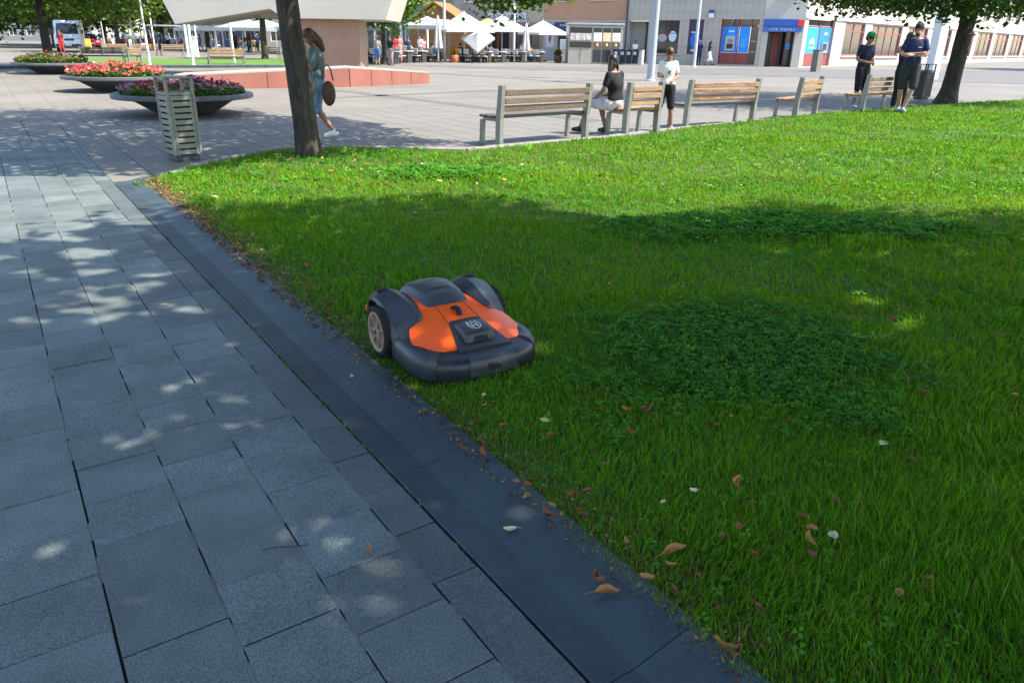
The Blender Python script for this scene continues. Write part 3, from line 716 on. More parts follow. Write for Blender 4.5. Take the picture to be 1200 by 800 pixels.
# ================================================================ TREES
def bark_mat():
    m = mat('bark', (0.044, 0.036, 0.027), 0.9, 0.45, 5.0, bump=1.0, bscale=9, stretch=(3.2, 3.2, 0.55), fine=0.45, fscale=11, rnd=.1)
    return m
BARK = bark_mat()
def leaf_cloud(name, C_, size, colr, parent, droop=0.0, flat=0.5):
    """C_ (N,3) leaf places; each leaf a folded pointed blade of its own"""
    N = len(C_); nrm = NR.normal(0, 1, (N, 3)); nrm[:, 2] = np.abs(nrm[:, 2]) + flat; nrm /= np.linalg.norm(nrm, axis=1)[:, None]
    t = NR.normal(0, 1, (N, 3)); t[:, 2] -= droop; t -= nrm * (t * nrm).sum(1)[:, None]; t /= np.linalg.norm(t, axis=1)[:, None]; b = np.cross(nrm, t)
    s = (size * NR.uniform(.65, 1.25, N))[:, None]
    V = np.stack([C_ - t * s * .55, C_ + b * s * .42 - nrm * s * .10 - t * s * .08, C_ + t * s * .62 - nrm * s * .06, C_ - b * s * .42 - nrm * s * .10 - t * s * .08], 1)
    base = np.arange(N)[:, None] * 4
    F = np.concatenate([base + np.array([[0, 1, 2]]), base + np.array([[0, 2, 3]])])
    return np_mesh(name, V.reshape(-1, 3), F, LEAF, parent, np.repeat(colr, 4, 0))
def leaf_cols(N, a=(.035, .10, .012), b=(.085, .17, .02), yellow=0.03, clump=None):
    r = NR.random((N, 1)); c = np.array(a) * (1 - r) + np.array(b) * r
    y = (NR.random(N) < yellow)[:, None]; c = np.where(y, np.array([.30, .24, .03]) * (.6 + .5 * r), c)
    return c
def limb(mb, a, b, r0, r1, sag=0.15, n=6):
    a, b = Vector(a), Vector(b); L = (b - a).length; pts = []
    for i in range(n + 1):
        t = i / n; p = a.lerp(b, t) + Vector((0, 0, math.sin(t * math.pi) * L * sag)) + Vector((RND.uniform(-1, 1), RND.uniform(-1, 1), RND.uniform(-1, 1))) * L * .02 * (0 < i < n); pts.append(p)
    mb.tube(pts, [r0 + (r1 - r0) * i / n for i in range(n + 1)], 7)
def trunk_mesh(parent, base, top, r0, r1, flare=1.6, nseg=22, nr=18):
    """tapered, ridged and knotted trunk in local coordinates of the tree"""
    b = MB(); rs = []; base, top = Vector(base), Vector(top); ph = RND.uniform(0, 6)
    for i in range(nseg + 1):
        t = i / nseg; c = base.lerp(top, t) + Vector((math.sin(t * 4 + ph), math.cos(t * 3.1 + ph), 0)) * .02; rr_ = r0 + (r1 - r0) * t
        rr_ *= 1 + (flare - 1) * max(0, 1 - t * (top.z - base.z) / .45) ** 2
        ring = []
        for j in range(nr):
            a = 2 * math.pi * j / nr
            k = 1 + .05 * math.sin(a * 5 + t * 6 + ph) + .035 * math.sin(a * 9 - t * 14) + .03 * math.sin(a * 3 + t * 23) + RND.uniform(-.025, .025)
            ring.append(c + Vector((math.cos(a) * rr_ * k, math.sin(a) * rr_ * k, 0)))
        rs.append(ring)
    b.rings(rs); return b.build('trunk', BARK, parent, 60)
SHX, SHY = -sdir.x / sdir.z, -sdir.y / sdir.z           # where a point one metre up casts its shadow
def poly_in(x, y, poly): return inside(np.array(x), np.array(y), np.array(poly))
def crown_points(ctr, rad_, ncl, per, sig, allow=None, shell=0.35, zmin=None):
    pts = []; cl = []
    tries = 0
    while len(cl) < ncl and tries < 60:
        tries += 1
        d = NR.normal(0, 1, (ncl, 3)); d /= np.linalg.norm(d, axis=1)[:, None]; r = (shell + (1 - shell) * NR.random(ncl)) ** 0.6
        c = np.array(ctr) + d * r[:, None] * np.array(rad_)
        c += np.stack([wob(c[:, 1], c[:, 2], .9), wob(c[:, 0], c[:, 2], .8, 2), wob(c[:, 0], c[:, 1], 1.1, 4)], 1) * np.array(rad_) * .12
        if zmin is not None: c = c[c[:, 2] > zmin]
        if allow is not None: c = c[allow(c[:, 0] + SHX * c[:, 2], c[:, 1] + SHY * c[:, 2])]
        cl += list(c)
    cl = np.array(cl[:ncl])
    P = np.repeat(cl, per, 0) + NR.normal(0, 1, (len(cl) * per, 3)) * np.array([sig, sig, sig * .6])
    if allow is not None: P = P[allow(P[:, 0] + SHX * P[:, 2], P[:, 1] + SHY * P[:, 2], .12)]
    return cl, P
def tree(label, base, trunk_top, r0, r1, crown, ncl, per, sig, size, ca=(.035, .10, .012), cb=(.085, .17, .02), yellow=.03, allow=None, group=None, extra=None, nl=14, zmin=None, flare=1.6, xs=None):
    t = thing('broadleaf_tree', label, 'tree', base, 0, group); base = Vector(base)
    tr = trunk_mesh(t, (0, 0, -.06), Vector(trunk_top) - base, r0, r1, flare)
    cl, P = crown_points(crown[0], crown[1], ncl, per, sig, allow, zmin=zmin)
    if extra is not None: P = np.concatenate([P, extra])
    lb_ = MB(); top = Vector(trunk_top)
    order = sorted(range(len(cl)), key=lambda i: RND.random())[:nl]
    for i in order:
        st = base.lerp(top, RND.uniform(.72, 1.0))
        limb(lb_, st - base, Vector(cl[i]) - base, r1 * RND.uniform(.4, .7), .012)
    tip = Vector(crown[0]) + Vector((0, 0, crown[1][2] * .6)); limb(lb_, top - base - Vector((0, 0, .2)), tip - base, r1 * .9, .03, 0)
    lb_.build('limbs', BARK, t, 60)
    cr = leaf_cloud('crown', P - np.array(base), np.where(np.arange(len(P)) >= len(P) - (0 if extra is None else len(extra)), xs or size, size), leaf_cols(len(P), ca, cb, yellow), t); cr['kind'] = 'stuff'
    return t
# shade wanted on the ground: the far edge of the near shade on the lawn, and the outline of the shade round the first tree
EDGE_X = [-12, -6.5, -4.6, -3.6, -3.3, -2.7, -2.2, -1.3, -.4, .3, .94, 1.5, 1.9, 2.6, 3.3, 4.3, 7, 14]; EDGE_Y = [5.2, 5.6, 6.0, 6.9, 7.2, 6.7, 7.1, 7.5, 7.45, 6.9, 6.3, 6.6, 7.2, 7.5, 7.1, 7.1, 6.9, 6.0]
GAPS = []
for gp, gr in (((138, 517), .08), ((172, 505), .07), ((264, 470), .09), ((288, 494), .06), ((210, 510), .05), ((212, 453), .05), ((392, 496), .07), ((369, 624), .085), ((314, 676), .05), ((388, 706), .06), ((404, 719), .06), ((449, 662), .05), ((480, 688), .06), ((471, 745), .07), ((494, 733), .05), ((72, 636), .06), ((112, 705), .05), ((80, 372), .22), ((134, 366), .16), ((136, 345), .16), ((76, 316), .2), ((206, 363), .10), ((188, 327), .12), ((206, 453), .07), ((100, 345), .12), ((520, 580), .04), ((880, 352), .10), ((1050, 388), .12), ((1115, 430), .10), ((1000, 360), .08), ((960, 300), .12), ((1085, 330), .10), ((620, 600), .05), ((280, 300), .15), ((900, 300), .12), ((1000, 300), .14), ((1110, 300), .14)):
    q = G(*gp); GAPS.append((q.x, q.y, gr))
def near_shade(x, y, m_=0.0):
    e = np.interp(x, EDGE_X, EDGE_Y) + .22 * wob(x, y, 2.1, 3) + m_
    u = x * UA.x + y * UA.y; v_ = x * VA.x + y * VA.y                          # gaps in the leaves over the path
    gap = (v_ < 1.0) & (u > 5.4 - .4 * v_) & (wob(x, y, 4.2, 7) + .22 * (u - 6.9) > .08)
    for k, (gx, gy, gr) in enumerate(GAPS): gap |= (((x - gx) ** 2 + (y - gy) ** 2) < (gr * 1.35 + .03) ** 2) & (wob(x, y, 19, k) > -.12)
    gap |= (np.hypot(x + .30, y - 3.45) < .50) & (wob(x, y, 24, 3) > .10)  # crown thinned over the mower as well, added so sun brightens its hood
    return (y < e) & ~gap
S1 = [(-1.5, 10.15), (-1.1, 11.6), (-2.0, 13.7), (-3.5, 15.6), (-5, 15.9), (-7.3, 19), (-9.5, 17.6), (-13, 15.5), (-13, 9.6), (-9, 8.3), (-5.1, 8.35), (-3.95, 8.55), (-3.3, 9.3), (-2.5, 9.8)]
def first_shade(x, y, m_=0.0):
    return poly_in(x + .18 * wob(x, y, 2.5), y + .18 * wob(x, y, 2.9, 5), S1)
T1 = Vector((-2.78, 10.1, 0.02))
hang = np.concatenate([np.array(c) + NR.normal(0, 1, (n, 3)) * np.array([.17, .2, .09]) for c, n in [(c_, n_ * 3) for c_, n_ in (((-.30, 11.8, 2.10), 34), ((-.10, 11.7, 2.16), 46), ((.12, 11.6, 2.12), 40), ((.32, 11.6, 2.16), 40), ((-.42, 11.9, 1.98), 22), ((-.15, 11.8, 1.93), 14), ((.50, 11.6, 2.2), 20), ((-.46, 11.9, 2.25), 24), ((-.38, 11.9, 1.90), 10), ((.15, 11.7, 2.02), 24))]])
t1 = tree('linden tree with a slightly leaning dark trunk in the lawn corner beside the litter bin', T1, (-2.97, 10.15, 3.6), .158, .112, ((-2.7, 11.3, 5.6), (5.2, 4.6, 2.9)), 900, 34, .33, .14, yellow=.05, allow=first_shade, extra=hang, zmin=2.9, flare=1.28, xs=.085)
tw = MB(); limb(tw, (.35, .05, 3.2), (2.4, 1.6, 2.32), .045, .012, .10); limb(tw, (2.0, 1.4, 2.6), (3.3, 1.55, 2.15), .02, .006, .12); tw.build('hanging_branch', BARK, t1, 60)
near_grp = None
tree('shade tree rising beyond the right edge of the near lawn', (5.6, 1.4, 0), (5.5, 1.6, 3.3), .17, .13, ((4.9, 2.6, 6.2), (4.9, 4.2, 2.8)), 900, 30, .36, .17, allow=near_shade, zmin=3.3)
tree('shade tree standing well to the right of the mower, out past the clover', (10.2, 2.2, 0), (10.1, 2.4, 3.3), .17, .13, ((9.6, 2.8, 6.2), (4.6, 4.0, 2.8)), 700, 28, .36, .17, allow=near_shade, zmin=3.2)
tree('shade tree standing on the path side behind the camera position', (1.9, -3.2, 0), (1.8, -2.9, 3.4), .17, .13, ((1.2, .2, 6.4), (5.0, 4.4, 2.7)), 760, 28, .36, .17, allow=near_shade, zmin=3.6)
low = []
for k in range(270):
    X = RND.uniform(7.3, 15.5); Yc = RND.uniform(19.5, 24.5); zb = 2.42 + .05 * (X - 11.5) ** 2 * .35 + RND.uniform(0, .9) + (.25 if X < 8.5 else 0); low.append(np.array((X, Yc, zb)) + NR.normal(0, 1, (40, 3)) * np.array([.34, .34, .16]))
low = np.concatenate(low)
B2 = G(1107, 122); B2.z = .08
t2 = tree('dark tree with a thick leaning trunk beside the far right bench', B2, (12.75, 22.75, 3.2), .23, .19, ((11.8, 22.6, 6.3), (5.2, 4.4, 4.1)), 640, 26, .36, .15, ca=(.022, .065, .01), cb=(.06, .12, .014), yellow=.02, zmin=2.45, flare=1.5, extra=low, xs=.13)

# ================================================================ BENCHES
WOOD = {}
def wood(name, col, var=.25):
    if name not in WOOD: WOOD[name] = mat('wood_' + name, col, .7, var, 3.0, bump=.4, bscale=30, stretch=(1.0, 6, 9), fine=.35, fscale=24, rnd=.12)
    return WOOD[name]
def bench(label, L, R_, wmat, seatmat, group, cat='bench', nslat=3, base_z=0.0):
    """back posts at L and R_ on the ground; the seat reaches away from the lens"""
    L, R_ = Vector(L), Vector(R_); d = R_ - L; W = d.length; rz = math.atan2(d.y, d.x)
    c = (L + R_) / 2; c.z = base_z
    t = thing('park_bench', label, cat, c, rz, group)
    hw = W / 2
    for s_ in (-1, 1):
        x = s_ * hw
        p = MB(); p.prism([(-.055, 0), (.055, 0), (.050, .40), (-.010, .885), (-.105, .885), (-.060, .40)], x - .034, x + .034, 'yz')
        # slotted edge: small lugs down the post's inner side
        o = p.build('back_post', STEEL, t)
        hb = MB()
        for k in range(20): hb.box((x - s_ * .036, -.06 + .02 - .0008 * k * 3, .42 + k * .0225), (.008, .014, .012))
        tag(hb.build('post_lugs', DARKM, o), kind='stuff')
        MB().prism([(.40, 0), (.47, 0), (.45, .37), (.38, .37)], x - .028, x + .028, 'yz').build('front_leg', STEEL, t)
        MB().box((x, .20, .385), (.05, .36, .045), .004).build('side_rail', STEEL, t)
    for k in range(nslat):
        z = .555 + k * .112
        MB().box((0, 0, 0), (W - .075, .032, .086), .007).build('back_slat', wmat, t, loc=(0, -.045 - .012 * k - .02 * (k > 0), z + RND.uniform(-.002, .002)), rz=0)
    MB().box((0, .445, .388), (W - .06, .03, .04), .004).build('seat_rail', STEEL, t)
    for k in range(4):
        MB().box((0, 0, 0), (W + .06, .106, .036), .007).build('seat_slat', seatmat, t, loc=(0, .065 + k * .118, .428 + RND.uniform(-.0015, .0015)))
    return t
bg_ = 'benches in a row along the far edge of the lawn'
bench('long bench with dull brown slats, nearest in the row and empty', G(585, 172), G(685, 163), wood('dull', (.115, .082, .056)), wood('grey', (.10, .085, .07)), bg_)
bench('short chair-width bench with tan slats where the woman in black sits', G(732, 160), G(768, 157), wood('tan', (.27, .165, .09)), wood('tan', (.27, .165, .09)), bg_, 'bench seat')
bench('long bench with peeling orange-brown varnish, right of the boy in white', G(803, 151), G(880, 146), wood('peel', (.22, .12, .065), .6), wood('grey', (.10, .085, .07)), bg_)
bench('short empty chair-width bench with tan slats between two long benches', G(930, 142), G(953, 138), wood('tan', (.27, .165, .09)), wood('tan', (.27, .165, .09)), bg_, 'bench seat')
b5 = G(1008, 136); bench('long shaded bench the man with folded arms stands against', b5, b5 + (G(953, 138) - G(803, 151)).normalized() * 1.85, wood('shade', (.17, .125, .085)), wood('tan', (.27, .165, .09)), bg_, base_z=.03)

# ================================================================ LITTER BINS
BING = mat('bin_grey_green', (0.19, 0.195, 0.165), .5, .14, 8, metal=.2, fine=.1)
def bin_(label, loc, rz, m, lining):
    t = thing('litter_bin', label, 'litter bin', loc, rz, None)
    w, h = .36, 1.02; hw = w / 2
    MB().box((0, 0, .04), (w - .07, w - .07, .08), .006).build('plinth', DARKM, t)
    for sx in (-1, 1):
        for sy in (-1, 1): MB().box((sx * (hw - .02), sy * (hw - .02), .08 + (h - .1) / 2), (.036, .036, h - .1), .004).build('corner_post', m, t)
    MB().box((0, 0, .44), (w - .085, w - .085, .66), .004).build('liner', lining, t)
    for sd in range(4):
        a = sd * math.pi / 2; c, s_ = math.cos(a), math.sin(a)
        fr = MB()
        for k in range(10):            # a panel punched with slots: the bars left between them
            z = .115 + k * .073; fr.box((0, -hw + .012, z), (w - .082, .006, .052), .002)
        fr.box((-(hw - .060), -hw + .0125, .44), (.030, .0045, .72)); fr.box((hw - .060, -hw + .0125, .44), (.030, .0045, .72))
        fr.box((0, -hw + .014, .825), (w - .082, .012, .035), .002)
        fr.build('slotted_panel', m, t, rz=a)
    MB().box((0, 0, h - .01), (w, w, .022), .005).build('roof', m, t)
    return t
bn = G(213, 189); bin_('grey green slotted metal litter bin beside the trunk at the path corner', (bn.x - .02, bn.y + .14, 0), rad(44), BING, BLK)
bn = G(1080, 119); bin_('dark slotted litter bin behind the man with folded arms', (bn.x, bn.y + .1, 0.04), rad(25), mat('bin_dark', (.05, .055, .055), .5, .14, 8), BLK)

# ================================================================ FLOWER BOWLS
BOWL = mat('bowl_grey', (0.085, 0.09, 0.10), .55, .12, 4, fine=.12)
def petals(parent, places, cols_, size, name='blossoms'):
    P = np.array(places); N = len(P); V = []; a0 = NR.uniform(0, 6.28, N)
    tx, ty = NR.normal(0, .45, N), NR.normal(-.35, .45, N)
    for q in range(7):
        a = a0 + q * 2 * np.pi / 6
        s_ = 0 if q == 6 else size
        X = np.cos(a) * s_; Y = np.sin(a) * s_
        V.append(np.stack([P[:, 0] + X, P[:, 1] + Y, P[:, 2] + X * tx + Y * ty - (0.35 * size if q == 6 else 0)], 1))
    V = np.stack(V, 1); base = np.arange(N)[:, None] * 7
    F = np.concatenate([base + np.array([[q, (q + 1) % 6, 6]]) for q in range(6)])
    return tag(np_mesh(name, V.reshape(-1, 3), F, PETAL, parent, np.repeat(np.array(cols_), 7, 0)), kind='stuff')
def flower_bowl(label, loc, R0, palette, n_leaf=3600, n_fl=460, hmax=.34):
    t = thing('flower_bowl', label, 'planter', loc, RND.uniform(0, 6), 'round flower bowls on the plaza')
    b = MB(); s_ = R0 / 1.4
    b.lathe([(.50 * s_, 0), (.56 * s_, .02), (.98 * s_, .27), (1.20 * s_, .315), (1.385 * s_, .33), (1.40 * s_, .345), (1.40 * s_, .405), (1.385 * s_, .42), (1.22 * s_, .42), (1.18 * s_, .37), (.2, .36)], 56)
    b.build('bowl', BOWL, t, 30)
    rr_ = R0 * .88 * np.sqrt(NR.random(n_leaf)); aa = NR.uniform(0, 6.283, n_leaf)
    x_, y_ = rr_ * np.cos(aa), rr_ * np.sin(aa); top = hmax * (1 - .65 * (rr_ / R0) ** 2) * (.75 + .35 * wob(x_, y_, 3.0))
    P = np.stack([x_, y_, .40 + top * NR.random(n_leaf) ** .5], 1)
    cr = leaf_cloud('foliage', P, .085, leaf_cols(n_leaf, (.03, .085, .015), (.09, .17, .03), .04), t); cr['kind'] = 'stuff'
    rr_ = R0 * .9 * np.sqrt(NR.random(n_fl)); aa = NR.uniform(0, 6.283, n_fl); x_, y_ = rr_ * np.cos(aa), rr_ * np.sin(aa)
    top = hmax * (1 - .65 * (rr_ / R0) ** 2) * (.75 + .35 * wob(x_, y_, 3.0)); P = np.stack([x_, y_, .42 + top + NR.uniform(-.03, .05, n_fl)], 1)
    k = np.clip(((wob(x_, y_, 1.6, 3) + 1) / 2 * len(palette) + NR.normal(0, .6, n_fl)).astype(int), 0, len(palette) - 1)
    petals(t, P, np.array(palette)[k], .036)
    return t
_f = lambda P_: [tuple(c * .6 for c in q) for q in P_]
PK = [(.62, .06, .16), (.55, .02, .05), (.75, .22, .25), (.8, .6, .55), (.65, .10, .10)]
bl = G(205, 137); flower_bowl('grey flower bowl right behind the litter bin, with purple and crimson blooms', (bl.x, bl.y + .55, 0), 1.34, [(.20, .02, .13), (.17, .03, .20), (.27, .015, .05), (.30, .21, .32), (.30, .02, .05), (.22, .015, .07)], hmax=.30)
bl = G(130, 108); flower_bowl('grey flower bowl in full sun with salmon pink and white blooms', (bl.x, bl.y + .5, 0), 1.42, [(.50, .07, .06), (.50, .11, .08), (.38, .02, .04), (.46, .08, .06), (.6, .5, .42)], n_fl=620, hmax=.36)
bl = G(55, 87); flower_bowl('grey flower bowl farthest left, with coral blooms and tall leaves', (bl.x, bl.y + .5, 0), 1.42, [(.48, .09, .05), (.45, .2, .1), (.55, .4, .32)], n_fl=320, hmax=.42)
# ================================================================ PEOPLE
REM = []
def remesh(o, vox, it=3):
    m = o.modifiers.new('r', 'REMESH'); m.mode = 'VOXEL'; m.voxel_size = vox; m.use_smooth_shade = True
    s_ = o.modifiers.new('s', 'SMOOTH'); s_.factor = .5; s_.iterations = it
    REM.append(o); return o
STAND = dict(pel=(0, 0, .95), hipL=(-.092, 0, .92), hipR=(.092, 0, .92), kneL=(-.10, .03, .50), kneR=(.10, .03, .50), ankL=(-.105, -.02, .085), ankR=(.105, -.02, .085),
             toeL=(-.13, .15, .03), toeR=(.13, .15, .03), neck=(0, .0, 1.47), shoL=(-.165, 0, 1.42), shoR=(.165, 0, 1.42), elbL=(-.235, -.02, 1.13), elbR=(.235, -.02, 1.13),
             wriL=(-.235, .07, .89), wriR=(.235, .07, .89), head=(0, .03, 1.625))
SIT = dict(STAND, pel=(0, 0, .52), hipL=(-.092, .03, .50), hipR=(.092, .03, .50), kneL=(-.12, .45, .51), kneR=(.12, .45, .51), ankL=(-.12, .47, .085), ankR=(.12, .47, .085), toeL=(-.13, .64, .03), toeR=(.13, .64, .03),
           neck=(0, .03, 1.04), shoL=(-.178, .02, .99), shoR=(.178, .02, .99), elbL=(-.23, .06, .72), elbR=(.23, .06, .72), wriL=(-.13, .28, .62), wriR=(.13, .28, .62), head=(0, .06, 1.195))
WALK = dict(STAND, kneL=(-.09, .16, .52), ankL=(-.09, .26, .10), toeL=(-.10, .43, .07), kneR=(.09, .02, .50), ankR=(.09, -.26, .14), toeR=(.10, -.12, .03), elbL=(-.23, -.12, 1.15), wriL=(-.22, -.10, .90), elbR=(.23, .04, 1.14), wriR=(.20, .22, .95))
def V3(p): return Vector(p)
def torso_rings(J, grow, lo, hi, fem=False, n=16):
    """rings up the spine between fractions lo..hi (0 pelvis floor, 1 neck base)"""
    pel, neck = V3(J['pel']) - Vector((0, 0, .07)), V3(J['neck'])
    xr0 = (V3(J['hipR']) - V3(J['hipL'])).normalized(); xr1 = (V3(J['shoR']) - V3(J['shoL'])).normalized()
    tab_w = [(0, .120), (.10, .160), (.22, .158 + .012 * fem), (.42, .132 - .012 * fem), (.62, .156), (.78, .166), (.88, .146), (.95, .088), (1, .062)]
    tab_d = [(0, .085), (.10, .112), (.22, .112), (.42, .098), (.62, .112 + .012 * fem), (.78, .108), (.88, .090), (.95, .070), (1, .060)]
    rs = []
    ts = [lo + (hi - lo) * i / 12 for i in range(13)]
    for t in ts:
        c = pel.lerp(neck, t) + Vector((0, -.015 * math.sin(t * 3.14), 0)); xr = xr0.lerp(xr1, t).normalized(); up = (neck - pel).normalized(); yf = up.cross(xr).normalized()
        w, d = interp(t, tab_w) + grow, interp(t, tab_d) + grow
        rs.append([c + xr * (w * math.copysign(abs(math.cos(a)) ** .85, math.cos(a))) + yf * (d * math.sin(a)) for a in (2 * math.pi * j / n for j in range(n))])
    return rs
def leg(b, J, s_, f0, f1, g, n=12, flare=0.0, thin=1.0):
    """leg from fraction f0 to f1 (0 hip, 1 knee, 2 ankle), grown by g"""
    H, K, A = V3(J['hip' + s_]), V3(J['kne' + s_]), V3(J['ank' + s_]); rt = [(0, .090), (.5, .076), (.9, .057), (1, .054), (1.3, .056), (1.6, .046), (2, .035)]
    pts, rr_ = [], []
    m = 9
    for i in range(m + 1):
        f = f0 + (f1 - f0) * i / m; pts.append(H.lerp(K, f) if f <= 1 else K.lerp(A, f - 1)); rr_.append(interp(f, rt) * thin + g + flare * i / m)
    b.tube(pts, rr_, n, dome=True)
def arm(b, J, s_, f0, f1, g, n=10, thin=1.0):
    S, E_, W = V3(J['sho' + s_]), V3(J['elb' + s_]), V3(J['wri' + s_]); rt = [(0, .056), (.5, .048), (1, .039), (1.3, .040), (2, .026)]
    pts, rr_ = [], []
    for i in range(8):
        f = f0 + (f1 - f0) * i / 7; pts.append(S.lerp(E_, f) if f <= 1 else E_.lerp(W, f - 1)); rr_.append(interp(f, rt) * thin + g)
    b.tube(pts, rr_, n, dome=True)
def hand(b, J, s_, near):
    E_, W = V3(J['elb' + s_]), V3(J['wri' + s_]); d = (W - E_).normalized(); inw = Vector((1 if s_ == 'L' else -1, 0, 0)); inw = (inw - d * inw.dot(d))
    inw = inw.normalized() if inw.length > .1 else Vector((0, 1, 0)); side = d.cross(inw)
    if side.y < 0: side = -side
    pal = W + d * .045
    b.tube([W - d * .01, W + d * .03, W + d * .085], [(.022, .026), (.020, .038), (.015, .040)] if abs(inw.z) > .7 else [.025, .028, .024], 10, dome=True)
    if near:
        for k, (o, L) in enumerate(((-.030, .062), (-.010, .076), (.011, .072), (.031, .056))):
            r0 = W + d * .085 + side * o; b.tube([r0, r0 + d * L * .55 + inw * .008, r0 + d * L * .85 + inw * .030], [.0088, .0082, .0072], 6, dome=True)
        r0 = W + d * .03 + side * .030; b.tube([r0, r0 + d * .03 + side * .022 + inw * .012, r0 + d * .055 + side * .026 + inw * .022], [.0105, .0095, .008], 6, dome=True)
def head_frame(J, yaw, pitch):
    return Matrix.Translation(V3(J['head'])) @ Matrix.Rotation(yaw, 4, 'Z') @ Matrix.Rotation(pitch, 4, 'X')
def person(label, loc, rz, J, top=None, top_m=None, bottom=None, bot_m=None, shoe_m=None, hair=None, hair_m=None, skin=SKIN, h=1.72, near=False, fem=False, yaw=0, pitch=0, group=None, sleeve=.6, leg_to=.85, z=0.0, cap_m=None):
    """one body under a skin of its own; clothes, hair and shoes are its children"""
    s_ = h / 1.75; loc = Vector(loc); t = thing('person', label, 'person', (loc.x, loc.y, z), rz, group); t.scale = (s_, s_, s_)
    vb = .0115 if near else .03; vc = .014 if near else .034
    b = MB(); b.rings(torso_rings(J, -.006, 0, 1, fem))
    for q in 'LR':
        leg(b, J, q, 0, 2, 0); arm(b, J, q, 0, 2, 0); hand(b, J, q, near)
        A, To = V3(J['ank' + q]), V3(J['toe' + q]); b.tube([A + (A - To) * .25 + Vector((0, 0, -.045)), A.lerp(To, .5) + Vector((0, 0, -.01)), To], [.034, .034, .026], 8, dome=True)
        b.tube([V3(J['neck']) + Vector((0, 0, -.03)), V3(J['sho' + q])], [.05, .054], 10, dome=True)
    hf = head_frame(J, yaw, pitch); nk = V3(J['neck'])
    b.tube([nk - Vector((0, 0, .06)), nk.lerp(V3(J['head']), .55)], [.062, .052], 12, dome=True)
    b.T = hf
    b.ell((0, -.012, .030), (.075, .094, .090), 16, 12); b.ell((0, .014, -.045), (.058, .068, .070), 16, 10); b.ell((0, .045, -.085), (.030, .030, .024), 10, 6)
    b.tube([(0, .078, .018), (0, .100, -.028)], [.009, .015], 8, dome=True)
    for sx in (-1, 1): b.ell((sx * .075, -.012, -.005), (.012, .022, .034), 8, 6)
    body = remesh(b.build('body', skin, t), vb, 2)
    if near:
        for sx in (-1, 1):
            e = MB(); e.T = hf; e.ell((sx * .030, .0735, .012), (.013, .009, .007), 8, 6); e.build('eye', BLK, t)
            e = MB(); e.T = hf; e.tube([(sx * .014, .083, .032), (sx * .030, .081, .037), (sx * .046, .070, .033)], .0045, 6); e.build('eyebrow', hair_m or BLK, t)
        e = MB(); e.T = hf; e.tube([(-.024, .078, -.060), (0, .087, -.059), (.024, .078, -.060)], .0048, 6, dome=True); e.build('mouth', mat('lips', (.28, .09, .07), .6), t)
    if top:
        b = MB(); lo = {'tee': .17, 'long': .12, 'crop': .30}[top]; b.rings(torso_rings(J, .016, lo, .975, fem))
        for q in 'LR': arm(b, J, q, 0, sleeve, .012); b.tube([V3(J['neck']) - Vector((0, 0, .055)), V3(J['sho' + q])], [.058, .060], 10, dome=True)
        remesh(b.build('shirt', top_m, t), vc)
    if bottom:
        b = MB(); b.rings(torso_rings(J, .012, .0, .36, fem))
        if bottom in ('shorts', 'trousers'):
            for q in 'LR': leg(b, J, q, 0, leg_to, .017, flare=.010 if bottom == 'shorts' else .003)
        else:
            a0, a1 = V3(J['hipL']).lerp(V3(J['hipR']), .5), V3(J['kneL']).lerp(V3(J['kneR']), .5); a1 = a0.lerp(a1, leg_to)
            for q in 'LR': leg(b, J, q, 0, leg_to, .03, flare=.02)
            b.tube([a0, a1], [(.10, .15), (.09, .16)] if abs(a1.z - a0.z) < .2 else [.13, .15], 14)
        remesh(b.build('skirt' if bottom == 'skirt' else bottom, bot_m, t), vc)
    if shoe_m:
        for q in 'LR':
            b = MB(); A, To = V3(J['ank' + q]), V3(J['toe' + q]); f = (To - A); f.z *= .6; hl = A - f * .32; hl.z = max(A.z - .045, .035)
            b.tube([hl, A.lerp(To, .35) + Vector((0, 0, -.018)), To + Vector((0, 0, .008))], [.042, .047, .036], 10, dome=True); b.tube([A + Vector((0, 0, .0)), hl + f * .2], .042, 8, dome=True)
            remesh(b.build('shoe', shoe_m, t), vc)
    if hair:
        b = MB(); b.T = hf
        b.ell((0, -.012, .048), (.091, .106, .096), 14, 10)
        if hair == 'long':
            b.ell((0, -.055, -.03), (.078, .055, .11), 14, 8); b.tube([(0, -.075, 0), (0, -.10, -.12), (0, -.10, -.27)], [(.05, .072), (.042, .078), (.02, .05)], 12, dome=True)
            for sx in (-1, 1): b.tube([(sx * .07, -.01, .03), (sx * .082, .005, -.08), (sx * .08, .02, -.17)], [.025, .026, .012], 8, dome=True)
        elif hair == 'bun': b.ell((0, -.12, .06), (.04, .04, .04))
        else: b.ell((0, -.05, -.005), (.080, .065, .065), 12, 8)
        o = b.build('hair', hair_m, t)
        # cut the face free: drop hair points that lie over the face
        me = o.data; inv = hf.inverted()
        for v_ in me.vertices:
            p = inv @ v_.co
            if p.y > .05 and p.z < .045: v_.co = hf @ Vector((p.x, .05 - (p.y - .05) * .2, p.z))
        remesh(o, vc if near else .022, 2)
    if cap_m:
        b = MB(); b.T = hf
        b.rings([[((.088 - .0) * k * math.cos(a), -.012 + .106 * k * math.sin(a), zz) for a in (2 * math.pi * j / 18 for j in range(18))] for k, zz in ((1.0, .045), (1.02, .07), (.94, .105), (.74, .132), (.4, .147), (.05, .151))])
        b.rings([[(x, y, zz) for x, y in ((-.075, .055), (.075, .055), (.066, .115), (.038, .155), (0, .166), (-.038, .155), (-.066, .115))] for zz in (.048, .058)])
        b.build('cap', cap_m, t, 40)
    return t, hf
def face(dx, dy): return math.atan2(dy, dx) - math.pi / 2
